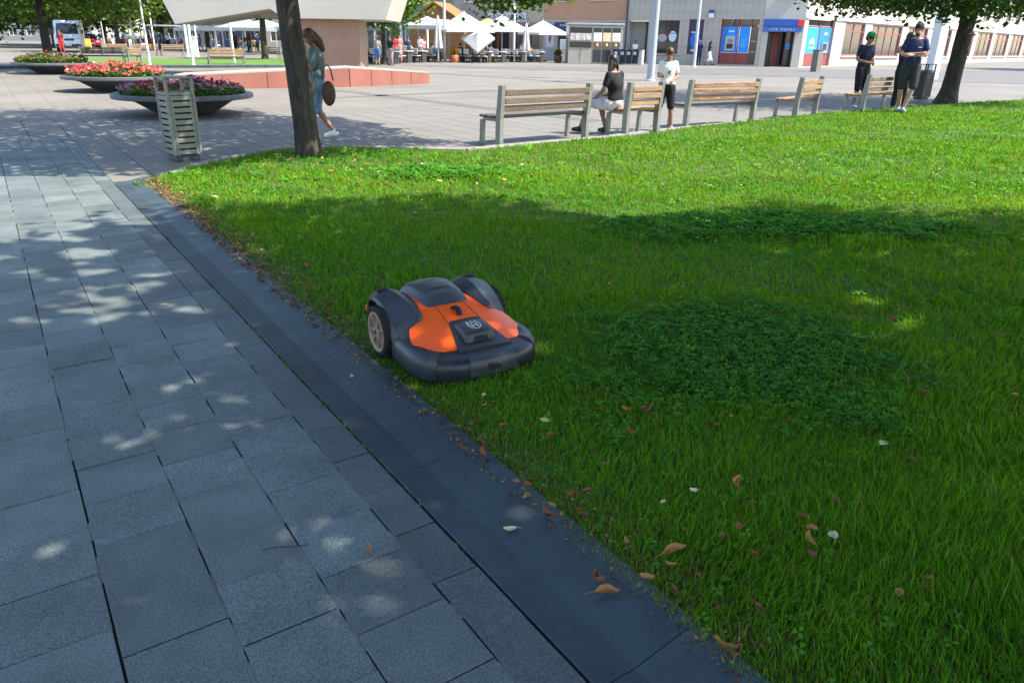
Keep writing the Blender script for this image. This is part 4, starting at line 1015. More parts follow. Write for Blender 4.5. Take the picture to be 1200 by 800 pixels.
HB, HD, HG = mat('hair_brown', (.065, .030, .013), .5, .4, 30, stretch=(6, 6, 1)), mat('hair_dark', (.014, .011, .010), .4, .4, 30, stretch=(6, 6, 1)), mat('hair_grey', (.36, .35, .33), .6, .2, 30)
HL = mat('hair_light_brown', (.15, .075, .032), .5, .35, 30, stretch=(6, 6, 1))
def cloth(name, col, var=.12): return mat('cloth_' + name, col, .9, var + .1, 7, bump=1.0, bscale=11)
TEAL, DENIM, WHITE_S, BLACK_C, NAVY, CHARC = cloth('teal', (.085, .125, .13)), cloth('denim', (.11, .20, .28), .25), cloth('white', (.78, .78, .78), .03), cloth('black', (.012, .012, .014)), cloth('navy', (.016, .022, .075)), cloth('charcoal', (.026, .027, .028))
LILAC = cloth('pale_lilac', (.55, .50, .55)); SHOE_W = mat('shoe_white', (.75, .76, .78), .6, .05); SHOE_D = mat('shoe_dark', (.02, .02, .022), .6); SHOE_B = mat('shoe_blue_grey', (.22, .27, .34), .6, .3, 20); SHOE_P = mat('shoe_pink', (.6, .35, .33), .6, .2, 20)
BAGB = mat('bag_brown', (.075, .032, .022), .6, .2, 8); BAGT = mat('bag_taupe', (.20, .165, .12), .7, .15, 8)
# woman by the first tree, in profile, reading her phone while she walks
W0 = G(377, 163); Jw = dict(WALK, kneL=(-.08, .08, .50), ankL=(-.085, .10, .085), toeL=(-.09, .26, .03), kneR=(.08, .05, .50), ankR=(.085, -.20, .13), toeR=(.09, -.06, .035), elbL=(-.22, .04, 1.13), wriL=(-.12, .27, 1.10), elbR=(.22, .0, 1.13), wriR=(.13, .25, 1.10), head=(0, .07, 1.61))
wt, _ = person('woman in teal tee and denim shorts half hidden behind the near tree trunk', W0, face(-.95, -.10), Jw, 'tee', TEAL, 'shorts', DENIM, SHOE_W, 'long', HB, SKIN_TAN, 1.63, True, True, pitch=rad(-24), sleeve=.75, leg_to=1.05)
bgm = MB(); bgm.ell((0, 0, .0), (.055, .105, .185), 16, 10); tb = thing('tote_bag', 'brown tote bag hanging at the side of the woman behind the tree', 'bag', (W0.x + .20, W0.y - .14, .70), face(-.95, -.1))
bgm.build('bag_body', BAGB, tb, 40)
for dx in (-.03, .03):
    hm = MB(); hm.tube([(dx, -.08, .19), (dx, -.05, .36), (dx, 0, .42), (dx, .05, .36), (dx, .08, .19)], .008, 6); hm.build('strap', BAGB, tb)
sbg = thing('crossbody_bag', 'small taupe bag worn at the hip by the woman behind the tree', 'bag', (W0.x - .10, W0.y - .20, .80), face(-.95, -.1))
MB().box((0, 0, 0), (.07, .22, .20), .02).build('bag_body', BAGT, sbg, 40)
MB().tube([(0, -.09, .10), (.10, -.06, .36), (.16, 0, .58)], .007, 6).build('strap', BAGT, sbg)
# woman on the short bench, back to the lens, head turned to the boy
S0 = G(715, 161); BD = (G(768, 157) - G(732, 160)).normalized(); BN = Vector((-BD.y, BD.x, 0))
P_ = G(732, 160) + BN * .27 - BD * .02
Js = dict(SIT, pel=(0, 0, .55), hipL=(-.092, .03, .53), hipR=(.092, .03, .53), kneL=(-.14, .44, .55), ankL=(-.20, .60, .10), toeL=(-.22, .76, .04), kneR=(.10, .40, .52), ankR=(.16, .30, .09), toeR=(.18, .46, .03), neck=(0, .05, 1.07), head=(0, .085, 1.225), shoL=(-.178, .03, 1.02), shoR=(.178, .05, 1.02), elbL=(-.25, .08, .76), wriL=(-.20, .30, .62), elbR=(.25, .10, .76), wriR=(.10, .30, .66))
st_, shf = person('woman in black tee and pale skirt sitting on the short bench', P_, face(-.72, .70), Js, 'tee', BLACK_C, 'skirt', LILAC, SHOE_D, 'long', HD, SKIN_TAN, 1.70, True, True, yaw=rad(-80), leg_to=.72)
sg = MB(); sg.T = shf
sg.box((-.033, .088, .016), (.052, .010, .040), .004); sg.box((.033, .088, .016), (.052, .010, .040), .004); sg.box((-.070, .035, .02), (.006, .10, .010)); sg.box((.070, .035, .02), (.006, .10, .010))
gl_ = sg.build('sunglasses', BLK, st_)
# boy facing the lens, looking down at what he holds
Bp = G(766, 156); Bp = Bp + Vector((.25, .45, 0))
Jb = dict(STAND, shoL=(-.145, 0, 1.41), shoR=(.145, 0, 1.41), kneL=(-.12, .02, .50), ankL=(-.17, -.03, .085), toeL=(-.22, .12, .03), kneR=(.13, .08, .52), ankR=(.20, .14, .085), toeR=(.26, .28, .03), elbL=(-.205, -.01, 1.16), wriL=(-.11, .20, 1.08), elbR=(.205, .02, 1.16), wriR=(.15, .24, 1.16), head=(0, .06, 1.61))
bt_, _ = person('boy in white tee and black shorts standing behind the short bench, looking down', Bp, face(-.15, -1), Jb, 'tee', WHITE_S, 'shorts', BLACK_C, SHOE_P, 'short', HB, SKIN_TAN, 1.44, True, pitch=rad(-22), sleeve=.62, leg_to=.95)
pr = MB(); pr.T = Matrix.Translation((-.02, .142, 1.24)) @ Matrix.Rotation(rad(90), 4, 'X')
pr.prism([(0, .06), (.014, .018), (.05, .02), (.02, -.008), (.03, -.05), (0, -.022), (-.03, -.05), (-.02, -.008), (-.05, .02), (-.014, .018)], -.008, .0); pr.build('shirt_print', cloth('print', (.12, .12, .14)), bt_)
# man in the green cap behind the last bench
Gp = G(1003, 129); Gp.z = 0
Jg = dict(STAND, elbL=(-.25, -.03, 1.14), wriL=(-.08, .20, 1.07), elbR=(.25, -.02, 1.14), wriR=(.10, .22, 1.08), head=(0, .05, 1.62))
person('man in green cap and dark navy tee behind the far bench, looking at his phone', Gp, face(.35, -.94), Jg, 'tee', cloth('ink', (.010, .014, .035)), 'shorts', cloth('black', (.012, .012, .014)), SHOE_B, 'short', HD, SKIN_TAN, 1.80, True, yaw=rad(25), pitch=rad(-16), leg_to=1.05, z=.03, cap_m=cloth('green', (.01, .20, .055)))
# man with folded arms leaning by the bench end
Mp = G(1057, 131.5, .13); Jm = dict(STAND, kneL=(-.10, .08, .50), ankL=(.02, .12, .085), toeL=(.0, .28, .03), kneR=(.12, .0, .50), ankR=(.08, -.06, .085), toeR=(.10, .10, .03), elbL=(-.26, .06, 1.15), wriL=(.06, .21, 1.14), elbR=(.26, .06, 1.14), wriR=(-.06, .22, 1.18), head=(0, .03, 1.625))
mt_, mhf = person('man in navy tee and charcoal shorts with folded arms and dark cap', Mp, face(-.30, -.95), Jm, 'tee', cloth('navy', (.016, .022, .075)), 'shorts', CHARC, SHOE_B, 'short', HB, SKIN, 1.86, True, yaw=rad(-14), leg_to=.95, z=.13, cap_m=cloth('brown_black', (.03, .022, .018)))
bd = MB(); bd.T = mhf; bd.ell((0, .040, -.080), (.052, .050, .045), 12, 8); remesh(bd.build('beard', HB, mt_), .012, 2)
MB().box((0, 0, 0), (.075, .004, .016)).build('chest_print', WHITE_S, mt_, loc=(-.075, .132, 1.30))
Tp = Mp + Vector((.22, .75, 0)); Jt = dict(STAND, elbR=(.34, .10, 1.34), wriR=(.12, .22, 1.52), elbL=(-.25, .0, 1.14), wriL=(-.12, .2, 1.05))
person('man in black with one hand raised to his face, behind the man with folded arms', Tp, face(.2, -.97), dict(Jt), 'tee', BLACK_C, 'trousers', BLACK_C, SHOE_B, 'short', HD, SKIN_TAN, 1.78, True, yaw=rad(30), leg_to=1.7, z=.04, cap_m=None)
# ================================================================ BUILDINGS ROUND THE SQUARE
def AT(px_, py_, Y):
    d = ray(px_, py_); t = Y / d.y
    return Vector((0, 0, CAM_H)) + d * t
DL = Vector((.9, -.436, 0)).normalized(); PL = Vector((20, 58, 0)); DR = Vector((.69, .72, 0)).normalized(); PR = Vector((20.2, 57.9, 0))
def wall(b, x0, x1, z0, z1, ops, y0=0.0, dep=.35):
    xs = sorted({x0, x1} | {q for o in ops for q in (o[0], o[1]) if x0 < q < x1})
    for a, c in zip(xs, xs[1:]):
        m_ = (a + c) / 2; zz = z0
        for o in sorted((o for o in ops if o[0] <= m_ <= o[1]), key=lambda o: o[2]):
            if o[2] > zz + .001: b.box(((a + c) / 2, y0 + dep / 2, (zz + o[2]) / 2), (c - a, dep, o[2] - zz))
            zz = max(zz, o[3])
        if zz < z1 - .001: b.box(((a + c) / 2, y0 + dep / 2, (zz + z1) / 2), (c - a, dep, z1 - zz))
def window(root, x0, x1, z0, z1, fm, mv=(), mh=(), glass=GLASS, y=.16, fw=.07, name='window', sill=None):
    b = MB(); cx, cz = (x0 + x1) / 2, (z0 + z1) / 2
    b.box((x0 + fw / 2, y, cz), (fw, .09, z1 - z0 - .004)); b.box((x1 - fw / 2, y, cz), (fw, .09, z1 - z0 - .004))
    b.box((cx, y, z0 + fw / 2), (x1 - x0 - 2 * fw, .088, fw)); b.box((cx, y, z1 - fw / 2), (x1 - x0 - 2 * fw, .088, fw))
    for f in mv: b.box((x0 + (x1 - x0) * f, y, cz), (fw * .8, .084, z1 - z0 - 2 * fw))
    for f in mh: b.box((cx, y, z0 + (z1 - z0) * f), (x1 - x0 - 2 * fw, .080, fw * .8))
    w = b.build(name, fm, root)
    MB().box((cx, y + .01, cz), (x1 - x0 - fw, .012, z1 - z0 - fw)).build('pane', glass, w)
    if sill: MB().box((cx, -.03, z0 - .03), (x1 - x0 + .12, .22, .06)).build('sill', sill, w)
    return w
def panel(root, name, x0, x1, z0, z1, m, y=.10, t=.03):
    return MB().box(((x0 + x1) / 2, y, (z0 + z1) / 2), (x1 - x0, t, z1 - z0), .004).build(name, m, root)
def tile_mat(name, c1, c2, mort, w, h):
    m = bpy.data.materials.new(name); m.use_nodes = True; n = m.node_tree.nodes; l = m.node_tree.links; b = n['Principled BSDF']; b.inputs['Roughness'].default_value = .6
    tc = n.new('ShaderNodeTexCoord'); sx = n.new('ShaderNodeSeparateXYZ'); cb = n.new('ShaderNodeCombineXYZ'); l.new(tc.outputs['Object'], sx.inputs[0]); l.new(sx.outputs['X'], cb.inputs['X']); l.new(sx.outputs['Z'], cb.inputs['Y'])
    br = n.new('ShaderNodeTexBrick'); br.offset = 0; l.new(cb.outputs[0], br.inputs['Vector']); br.inputs['Scale'].default_value = 1
    for k, c in (('Color1', c1), ('Color2', c2), ('Mortar', mort)): br.inputs[k].default_value = (*c, 1)
    br.inputs['Brick Width'].default_value = w; br.inputs['Row Height'].default_value = h; br.inputs['Mortar Size'].default_value = .012
    l.new(br.outputs['Color'], b.inputs['Base Color'])
    bp = n.new('ShaderNodeBump'); bp.inputs['Strength'].default_value = .5; bp.inputs['Distance'].default_value = .01; bp.invert = True; l.new(br.outputs['Fac'], bp.inputs['Height']); l.new(bp.outputs['Normal'], b.inputs['Normal'])
    return m
TILE = tile_mat('stone_tile', (.43, .385, .335), (.40, .36, .31), (.26, .235, .20), .45, .62)
TILE2 = tile_mat('stone_tile_white', (.42, .395, .345), (.40, .375, .33), (.44, .41, .36), 1.1, .75)
REDM = mat('frame_red', (.20, .040, .035), .5, .1, 4); REDP = mat('panel_red', (.23, .055, .05), .55, .15, 2); BLUE1 = mat('atm_blue', (.012, .17, .62), .4, .06, 3); BLUE2 = mat('atm_blue_bright', (.015, .27, .78), .4, .06, 3); BLUE3 = mat('sign_blue', (.02, .08, .32), .45, .08, 3)
PALE_P = mat('pale_print', (.55, .68, .80), .6, .05, 3); SILV = mat('atm_silver', (.42, .43, .44), .35, .06, 8, metal=.5); SCRN = mat('screen_dark', (.03, .035, .04), .2, .1, 4)
STONE_SILL = mat('sill_stone', (.5, .48, .44), .8, .1, 4)
def building(name, label, P, d, cat='building'):
    return thing(name, label, cat, P, math.atan2(d.y, d.x))
def upper_windows(root, xs, z0, z1, fm, w=1.4, sill=STONE_SILL):
    return [(x - w / 2, x + w / 2, z0, z1) for x in xs]
def storey(root, x0, x1, zs, zt, wm, ops, fm, mv=(.5,), sill=STONE_SILL, dep=.35, nm='upper_wall'):
    b = MB(); wall(b, x0, x1, zs, zt, ops, dep=dep); b.build(nm, wm, root)
    for o in ops: window(root, *o, fm, mv, (.7,), sill=sill)
# ---- bank, shaded left front
bk = building('bank_building', 'tiled bank front with dark red window bays and a blue cash machine bay', PL + DL * -12.6, DL)
ops = [(.1, 1.75, .06, 3.1), (2.4, 4.2, .75, 3.15), (4.92, 6.05, .75, 3.22), (7.35, 10.1, .10, 3.28)]
b = MB(); wall(b, 0, 10.4, 0, 3.3, ops); b.build('wall', TILE, bk)
b = MB(); b.box((.925, 1.3, 1.58), (1.65, .1, 3.04)); b.box((.05, .85, 1.58), (.10, 1.0, 3.04)); b.box((1.8, .85, 1.58), (.10, 1.0, 3.04)); b.build('alcove', mat('alcove_plaster', (.5, .47, .43), .8), bk)
panel(bk, 'alcove_door', 1.40, 1.74, .08, 3.05, DARKM, .5)
window(bk, 2.4, 4.2, .75, 3.15, REDM, (.5,), (.62,), sill=STONE_SILL)
for q, (x0, z0, w_, h_) in enumerate(((2.5, 1.62, .75, .55), (3.38, 1.62, .62, .78))):
    MB().ell((0, 0, 0), (w_ / 2, .01, h_ / 2), 20, 8).build('window_poster', PALE_P if q else mat('poster_grey', (.35, .35, .36), .6), bk, loc=(x0 + w_ / 2, .14, z0 + h_ / 2))
window(bk, 4.92, 6.05, .75, 3.22, REDM, (), (.75,), mat('poster_navy', (.03, .05, .12), .3, .1, 3))
MB().ell((0, 0, 0), (.36, .012, .58), 24, 10).build('window_poster', BLUE1, bk, loc=(5.45, .135, 1.72)); panel(bk, 'window_poster', 5.2, 5.55, .95, 1.12, PALE_P, .145, .01); panel(bk, 'window_poster', 5.1, 5.75, 2.28, 2.36, PALE_P, .145, .01)
bay = panel(bk, 'red_base', 7.37, 9.55, .12, .92, REDP, .2, .06)
b = MB()
for x in (7.40, 8.66, 9.58, 10.06): b.box((x, .2, 1.7), (.09, .09, 3.14))
b.box((8.7, .2, 2.80), (2.55, .086, .12)); b.build('bay_frame', REDM, bk)
for x0, x1, z0, z1 in ((7.45, 8.61, 2.86, 3.27), (8.71, 9.53, 2.86, 3.27), (9.63, 10.01, .14, 2.74), (9.63, 10.01, 2.86, 3.27)): panel(bk, 'bay_pane', x0, x1, z0, z1, GLASS, .22, .012)
for z in (.98, 1.72): panel(bk, 'door_rail', 9.63, 10.01, z, z + .05, GALV, .19, .03)
panel(bk, 'cash_machine_surround', 7.46, 8.60, .94, 2.74, BLUE1, .17, .06)
panel(bk, 'cash_machine_header', 7.86, 8.42, 2.1, 2.70, BLUE2, .135, .02); panel(bk, 'header_print', 7.93, 8.35, 2.36, 2.47, PALE_P, .122, .008)
am = panel(bk, 'cash_machine', 7.76, 8.46, 1.08, 2.10, SILV, .12, .08); panel(am, 'screen', 7.90, 8.34, 1.62, 1.86, mat('screen_grey', (.2, .22, .22), .3), .076, .012); panel(am, 'keypad_bay', 7.88, 8.36, 1.20, 1.56, SCRN, .076, .012)
bp_ = panel(bk, 'blue_poster', 8.74, 9.50, .94, 2.74, BLUE2, .17, .05)
for k in range(3): panel(bp_, 'poster_print', 8.95, 9.30, 1.36 + k * .2, 1.50 + k * .2, mat('print_blue', (.10, .36, .75), .5), .143, .006)
for x, z in ((6.25, 2.76), (8.05, 2.80)):
    b = MB(); b.tube([(x, -.02, z), (x + .30, -.75, z + .45)], .022, 6); b.build('flag_bracket', GALV, bk)
ls = MB(); ls.box((0, -.32, .14), (.34, .30, .24), .03); l_ = ls.build('wall_sign', BLUE3, bk, loc=(6.6, 0, 3.62)); MB().box((0, -.32, -.14), (.32, .28, .30), .02).build('sign_face', WHITEP, l_); MB().box((0, -.08, 0), (.06, .18, .06)).build('sign_arm', DARKM, l_)
ops = [(x - .8, x + .8, 4.75, 6.4) for x in (1.6, 4.2, 6.8, 9.2)]
storey(bk, 0, 10.4, 3.3, 7.4, TILE, ops, DARKM); MB().box((5.2, 4.2, 7.52), (10.4, 8.2, .2)).build('roof', DARKM, bk)
# ---- bank corner with the entrance
PA, PB = PL + DL * -2.2, PR + DR * 1.0; DC = (PB - PA); WC = DC.length; DC.normalize()
be = building('bank_entrance', 'white pillared corner entrance under a blue sign with a red emblem', PA, DC)
b = MB(); wall(b, 0, WC, 0, 3.32, [(.42, WC - .55, .02, 3.28)], dep=.4); b.build('pillar_wall', TILE2, be)
b = MB(); b.box((WC / 2, 1.5, 1.6), (WC - .2, .1, 3.2)); b.box((.36, .93, 1.6), (.1, 1.04, 3.2)); b.box((WC - .49, .93, 1.6), (.1, 1.04, 3.2)); b.build('lobby_wall', mat('lobby_dark', (.05, .03, .03), .5), be)
for x0, x1, m in ((.5, .95, SCRN), (1.0, 1.55, REDM), (1.6, 2.0, GLASS)): panel(be, 'door_leaf', x0, x1, .05, 2.5, m, 1.40, .05)
window(be, WC - 1.05, WC - .58, .1, 2.5, REDM, (), (.4,), y=.75, fw=.05); panel(be, 'door_notice', WC - .98, WC - .66, 1.25, 1.65, BLUE2, .66, .01)
sg_ = MB().box((WC / 2 - .02, -.10, 3.02), (WC - .1, .18, .50), .01).build('sign_board', BLUE3, be); sg2 = MB().box((WC / 2 - .05, -.075, 2.59), (WC - .12, .12, .34), .01).build('sign_band', mat('sign_blue_pale', (.06, .13, .40), .45), be)
text('sign_lettering', 'v ú b   b a n k a', .26, PALE_P, be, (WC / 2 - .1, -.140, 2.60), (rad(90), 0, 0), .004, 1.1)
MB().box((WC - .28, -.16, 3.03), (.46, .10, .46), .02).build('sign_emblem', mat('emblem_red', (.55, .045, .03), .5), be)
storey(be, 0, WC, 3.32, 7.4, TILE2, [(.8, 2.1, 4.75, 6.4)], DARKM); MB().box((WC / 2, 2.4, 7.52), (WC, 4.6, .2)).build('roof', DARKM, be)
# ---- bank, sunlit right front
br_ = building('bank_wing', 'sunlit white bank wing with wide red-framed windows', PB, DR)
ops = [(.7, 5.5, .06, 3.36), (7.6, 11.8, .78, 3.3), (13.4, 20.8, .70, 3.25), (22.5, 28.2, .66, 3.25), (29.8, 36, .66, 3.25)] + [(38 + 8 * k, 44.5 + 8 * k, .66, 3.25) for k in range(7)]
b = MB(); wall(b, .05, 96, 0, 3.4, ops); b.build('wall', TILE2, br_)
panel(br_, 'red_base', .75, 5.45, .1, .95, REDP, .2, .06)
b = MB()
for x in (.76, 3.08, 5.42): b.box((x, .2, 1.7), (.12, .1, 3.2))
b.box((3.1, .2, 2.85), (4.5, .09, .1)); b.build('bay_frame', REDM, br_)
for x0, x1 in ((.84, 3.0), (3.16, 5.34)): panel(br_, 'bay_pane', x0, x1, 2.92, 3.32, GLASS, .22, .012)
p_ = panel(br_, 'blue_poster', 1.0, 3.0, 1.0, 2.78, BLUE2, .16, .06)
b = MB()
for x, z, r in ((1.75, 1.75, .20), (2.05, 1.85, .25), (2.35, 1.75, .2)): b.ell((x, .126, z), (r, .006, r * .8), 14, 6)
b.build('poster_cloud', PALE_P, p_); panel(p_, 'poster_print', 1.5, 2.55, 1.30, 1.42, PALE_P, .126, .006)
panel(br_, 'cash_machine_surround', 3.2, 5.3, .96, 2.8, BLUE1, .16, .06); a2 = panel(br_, 'cash_machine', 3.9, 4.85, 1.0, 1.75, SILV, .11, .08); panel(a2, 'screen', 4.0, 4.7, 1.2, 1.68, SCRN, .064, .012); panel(br_, 'header_print', 4.1, 4.7, 2.3, 2.45, PALE_P, .126, .008)
for o in ops[1:]:
    k = max(2, round((o[1] - o[0]) / 2.0)); window(br_, *o, mat('frame_red_bright', (.33, .07, .055), .5), tuple((i + 1) / k for i in range(k - 1)), (.74,), fw=.12, sill=WHITEP)
ops = [(x - 1.2, x + 1.2, 4.75, 6.4) for x in range(3, 96, 5)]
storey(br_, .05, 96, 3.4, 7.4, TILE2, ops, DARKM); MB().box((48, 4.5, 7.52), (96, 8.6, .2)).build('roof', DARKM, br_)
MB().box((48, -.05, 3.42), (95.8, .10, .10)).build('string_course', WHITEP, br_)
# ---- orange house
oh = building('orange_house', 'peach rendered house over a pale shop front beside the tiled bank', PL + DL * -19.8, DL)
ORW = mat('render_peach', (.42, .235, .15), .85, .06, .8, fine=.06); GREYW = mat('shop_grey', (.38, .39, .39), .7, .08, 2)
b = MB(); wall(b, 0, 7.15, 0, 3.02, [(1.25, 2.55, .04, 2.5)]); b.build('shop_front', GREYW, oh)
panel(oh, 'shop_door', 1.27, 2.53, .06, 2.48, DARKM, .25, .05)
aw = MB(); aw.rings([[(1.05, -.02, 2.95), (1.05, -1.0, 2.45), (1.05, -1.0, 2.25), (1.05, -.95, 2.25), (1.05, -.02, 2.88)], [(2.95, -.02, 2.95), (2.95, -1.0, 2.45), (2.95, -1.0, 2.25), (2.95, -.95, 2.25), (2.95, -.02, 2.88)]]); a_ = aw.build('awning', mat('awning_navy', (.03, .045, .09), .85, .1, 4), oh)
text('awning_lettering', 'Cafe', .42, PALE_P, a_, (2.05, -.56, 2.72), (rad(27), 0, 0), .004)
panel(oh, 'shop_poster', .25, .95, 1.05, 2.25, mat('poster_white', (.6, .62, .63), .6), -.015, .02); MB().ell((.6, -.03, 1.75), (.13, .01, .36), 12, 8).build('poster_figure', mat('poster_red', (.45, .08, .10), .6), oh)
for z0, z1, m in ((2.3, 2.55, SCRN), (1.55, 2.1, mat('notice_blue', (.22, .30, .42), .6)), (.9, 1.45, PALE_P)): panel(oh, 'notice_board', 6.3, 6.95, z0, z1, m, -.015, .02)
panel(oh, 'shop_sign', .3, 6.9, 2.72, 2.92, mat('sign_grey', (.3, .32, .33), .6), -.02, .03)
ops = [(.4, 2.75, 4.55, 6.2), (4.0, 5.9, 4.6, 6.2)]
storey(oh, 0, 7.15, 3.02, 7.8, ORW, ops, DARKM, (.5,)); MB().box((3.57, 4.4, 7.95), (7.15, 8.4, .25)).build('roof', mat('roof_red', (.22, .08, .05), .8), oh); MB().box((3.57, -.04, 3.06), (7.14, .09, .10)).build('string_course', GREYW, oh)
MB().tube([(7.17, -.08, .05), (7.17, -.08, 7.7)], .06, 8).build('downpipe', DARKM, oh)
# ---- cafe house and green house
ch_ = building('cafe_house', 'beige cafe house with a long blue lettered sign above dark glass', PL + DL * -28.4, DL)
BEI = mat('render_beige', (.36, .32, .275), .85, .08, .8)
ops = [(.4, 2.6, .3, 2.7), (3.0, 5.4, .1, 2.7), (5.8, 8.2, .3, 2.7)]
b = MB(); wall(b, 0, 8.58, 0, 2.95, ops); b.build('wall', mat('render_brown', (.25, .205, .17), .85, .08, .8), ch_)
for o in ops: window(ch_, *o, DARKM, (.33, .66), (.75,), fw=.09)
sb_ = panel(ch_, 'sign_board', 3.4, 7.0, 2.98, 3.66, mat('sign_pale', (.50, .54, .60), .6), -.06, .10)
text('sign_lettering', 'AX CAFE', .62, mat('sign_letter_blue', (.10, .13, .28), .5), ch_, (5.0, -.116, 3.31), (rad(90), 0, 0), .006, 1.0); b = MB(); b.T = Matrix.Translation((6.55, -.118, 3.31)) @ Matrix.Rotation(rad(90), 4, 'X'); b.lathe([(.26, 0), (.26, .008), (.2, .008), (.2, 0), (.26, 0)], 20, cap=False); b.build('sign_roundel', MC['sign_letter_blue'], ch_)
for k in range(9):
    b = MB(); b.ell((.7 + k * .95, -.35, 2.78 + .08 * math.sin(k)), (.06, .06, .07), 8, 6); b.build('lamp_bulb', WHITEP, ch_)
ops = [(x - .6, x + .6, 4.5, 6.2) for x in (1.6, 4.3, 7.0)]
storey(ch_, 0, 8.58, 2.95, 8.2, BEI, ops, WHITEP); MB().box((4.29, 4.4, 8.35), (8.58, 8.4, .25)).build('roof', DARKM, ch_)
gh = building('green_house', 'pale green house with a dark band of upper windows behind the parasols', PL + DL * -44.0, DL)
GRW = mat('render_green', (.21, .28, .24), .85, .06, .8)
ops = [(.6 + 2.6 * k, 2.7 + 2.6 * k, .3, 2.5) for k in range(6)]
b = MB(); wall(b, 0, 15.58, 0, 2.9, ops); b.build('wall', mat('render_shop_teal', (.16, .24, .25), .8, .1, 1), gh)
for o in ops: window(gh, *o, DARKM, (.5,), (.75,))
ops = [(.6 + 1.25 * k, 1.65 + 1.25 * k, 4.25, 5.9) for k in range(12)]
storey(gh, 0, 15.58, 2.9, 7.8, GRW, ops, DARKM, ()); MB().box((7.8, 4.4, 7.95), (15.58, 8.4, .25)).build('roof', DARKM, gh)
# ---- far blocks beyond the square on the left
def far_block(label, X, Y, W, D, Hh, wm, nx, nz, rz=0.0):
    r = thing('apartment_block', label, 'building', (X, Y, 0), rz)
    ops = [((i + .5) * W / nx - .75, (i + .5) * W / nx + .75, .9 + 3 * j, 2.4 + 3 * j) for i in range(nx) for j in range(nz)]
    b = MB(); wall(b, 0, W, 0, Hh, ops); b.box((W / 2, D / 2 + .36, Hh / 2), (W, D, Hh - .02)); b.build('wall', wm, r)
    for o in ops: window(r, *o, WHITEP, (.5,), ())
    MB().box((W / 2, D / 2, Hh + .12), (W + .4, D + 1, .22)).build('roof', DARKM, r)
    return r
far_block('blue grey flat block far off behind the white tents', -56, 120, 17, 10, 12, mat('render_bluegrey', (.14, .17, .22), .85, .06, .5), 6, 4)
far_block('cream flat block far off behind the monument', -37, 108, 20, 10, 12, mat('render_cream', (.34, .31, .26), .85, .06, .5), 7, 4)
far_block('pale flat block at the far left end of the square', -120, 150, 40, 12, 13, mat('render_pale', (.28, .28, .27), .85, .06, .5), 12, 4)
far_block('grey shop block closing the far right end of the street', 92, 92, 20, 10, 9, mat('render_warm', (.55, .48, .40), .85, .06, .5), 7, 3, rad(-60))

# ================================================================ MONUMENT AND ITS RED GRANITE STAGE
GRAN = mat('granite_brown', (.31, .185, .125), .55, .12, 2, fine=.25, fscale=60); GRAN_R = mat('granite_red', (.25, .095, .072), .5, .14, 1.2, fine=.2, fscale=70); CONC = mat('concrete_white', (.46, .435, .375), .8, .06, .7, fine=.05)
YM = 31.5
mo = thing('monument', 'off-white faceted concrete monument on a brown granite pedestal', 'monument', (AT(379, 80, YM).x, YM, 0), 0); mx0 = mo.location.x
def mpts(pp, Y): return [(AT(a, c, Y).x - mx0, AT(a, c, Y).z) for a, c in pp]
wl_, wr_ = AT(336, 79, YM).x - mx0, AT(423, 79, YM).x - mx0; wt_ = AT(380, 20, YM).z
MB().rings([[(wl_, 0, 0), (wr_, 0, 0), (wr_ - .3, 3.2, 0), (wl_ - .9, 3.2, 0)], [(wl_, 0, wt_), (wr_, 0, wt_), (wr_ - .3, 3.2, wt_), (wl_ - .9, 3.2, wt_)]]).build('pedestal', GRAN, mo)
MB().prism(mpts([(331, 21.5), (452, 23.5), (468, -30), (474, -150), (320, -150), (322, -10)], YM - .35), -.35, 3.6, 'xz').build('upper_block', CONC, mo)
MB().prism(mpts([(205, 28.5), (316, 10.5), (331, 20.5), (330, -150), (112, -150)], YM - 1.0), -1.0, 2.4, 'xz').build('left_wing', CONC, mo)
MB().prism(mpts([(300, 12), (312, 9), (345, 21), (306, 21.5)], YM + .8), .8, 3.2, 'xz').build('underside_facet', CONC, mo)
stg = thing('granite_stage', 'low red granite stage wall with a pale stone top before the monument', 'stage', (0, 0, 0))
q = [G(206, 105.6), G(410, 102), G(503, 98)]; hs = [.40, .60, .38]
back = [q[2] + Vector((-.75, 1.0, 0)), q[1] + Vector((-.6, 2.3, 0)), q[0] + Vector((-.3, 1.5, 0))]
poly = q + back; hh_ = hs + [.38, .56, .40]; cen = sum(poly, Vector()) / 6
ins = lambda p, k: cen + (p - cen) * k
b = MB(); b.rings([[tuple(ins(p, .99)) for p in poly], [(ins(p, .99).x, ins(p, .99).y, h_ - .03) for p, h_ in zip(poly, hh_)]]); b.build('stage_core', CONC, stg)
b = MB(); b.rings([[(ins(p, 1.003).x, ins(p, 1.003).y, h_ - .028) for p, h_ in zip(poly, hh_)], [(ins(p, 1.003).x, ins(p, 1.003).y, h_ + .02) for p, h_ in zip(poly, hh_)]]); b.build('cap_stone', mat('cap_stone_pale', (.30, .265, .23), .8, .08, 1), stg)
for (A, B, h0, h1, n_) in ((q[0], q[1], hs[0], hs[1], 4), (q[1], q[2], hs[1], hs[2], 4)):
    for i in range(n_):
        a, c = A.lerp(B, i / n_ + .003), A.lerp(B, (i + 1) / n_ - .003); na = (B - A).normalized(); nn = Vector((na.y, -na.x, 0)) * .03
        ha, hc = h0 + (h1 - h0) * i / n_ - .04, h0 + (h1 - h0) * (i + 1) / n_ - .04
        MB().rings([[tuple(a + nn), tuple(c + nn), tuple(c - nn * 1.2), tuple(a - nn * 1.2)], [tuple(a + nn + Vector((0, 0, ha))), tuple(c + nn + Vector((0, 0, hc))), tuple(c - nn * 1.2 + Vector((0, 0, hc))), tuple(a - nn * 1.2 + Vector((0, 0, ha)))]]).build('granite_block', GRAN_R, stg)

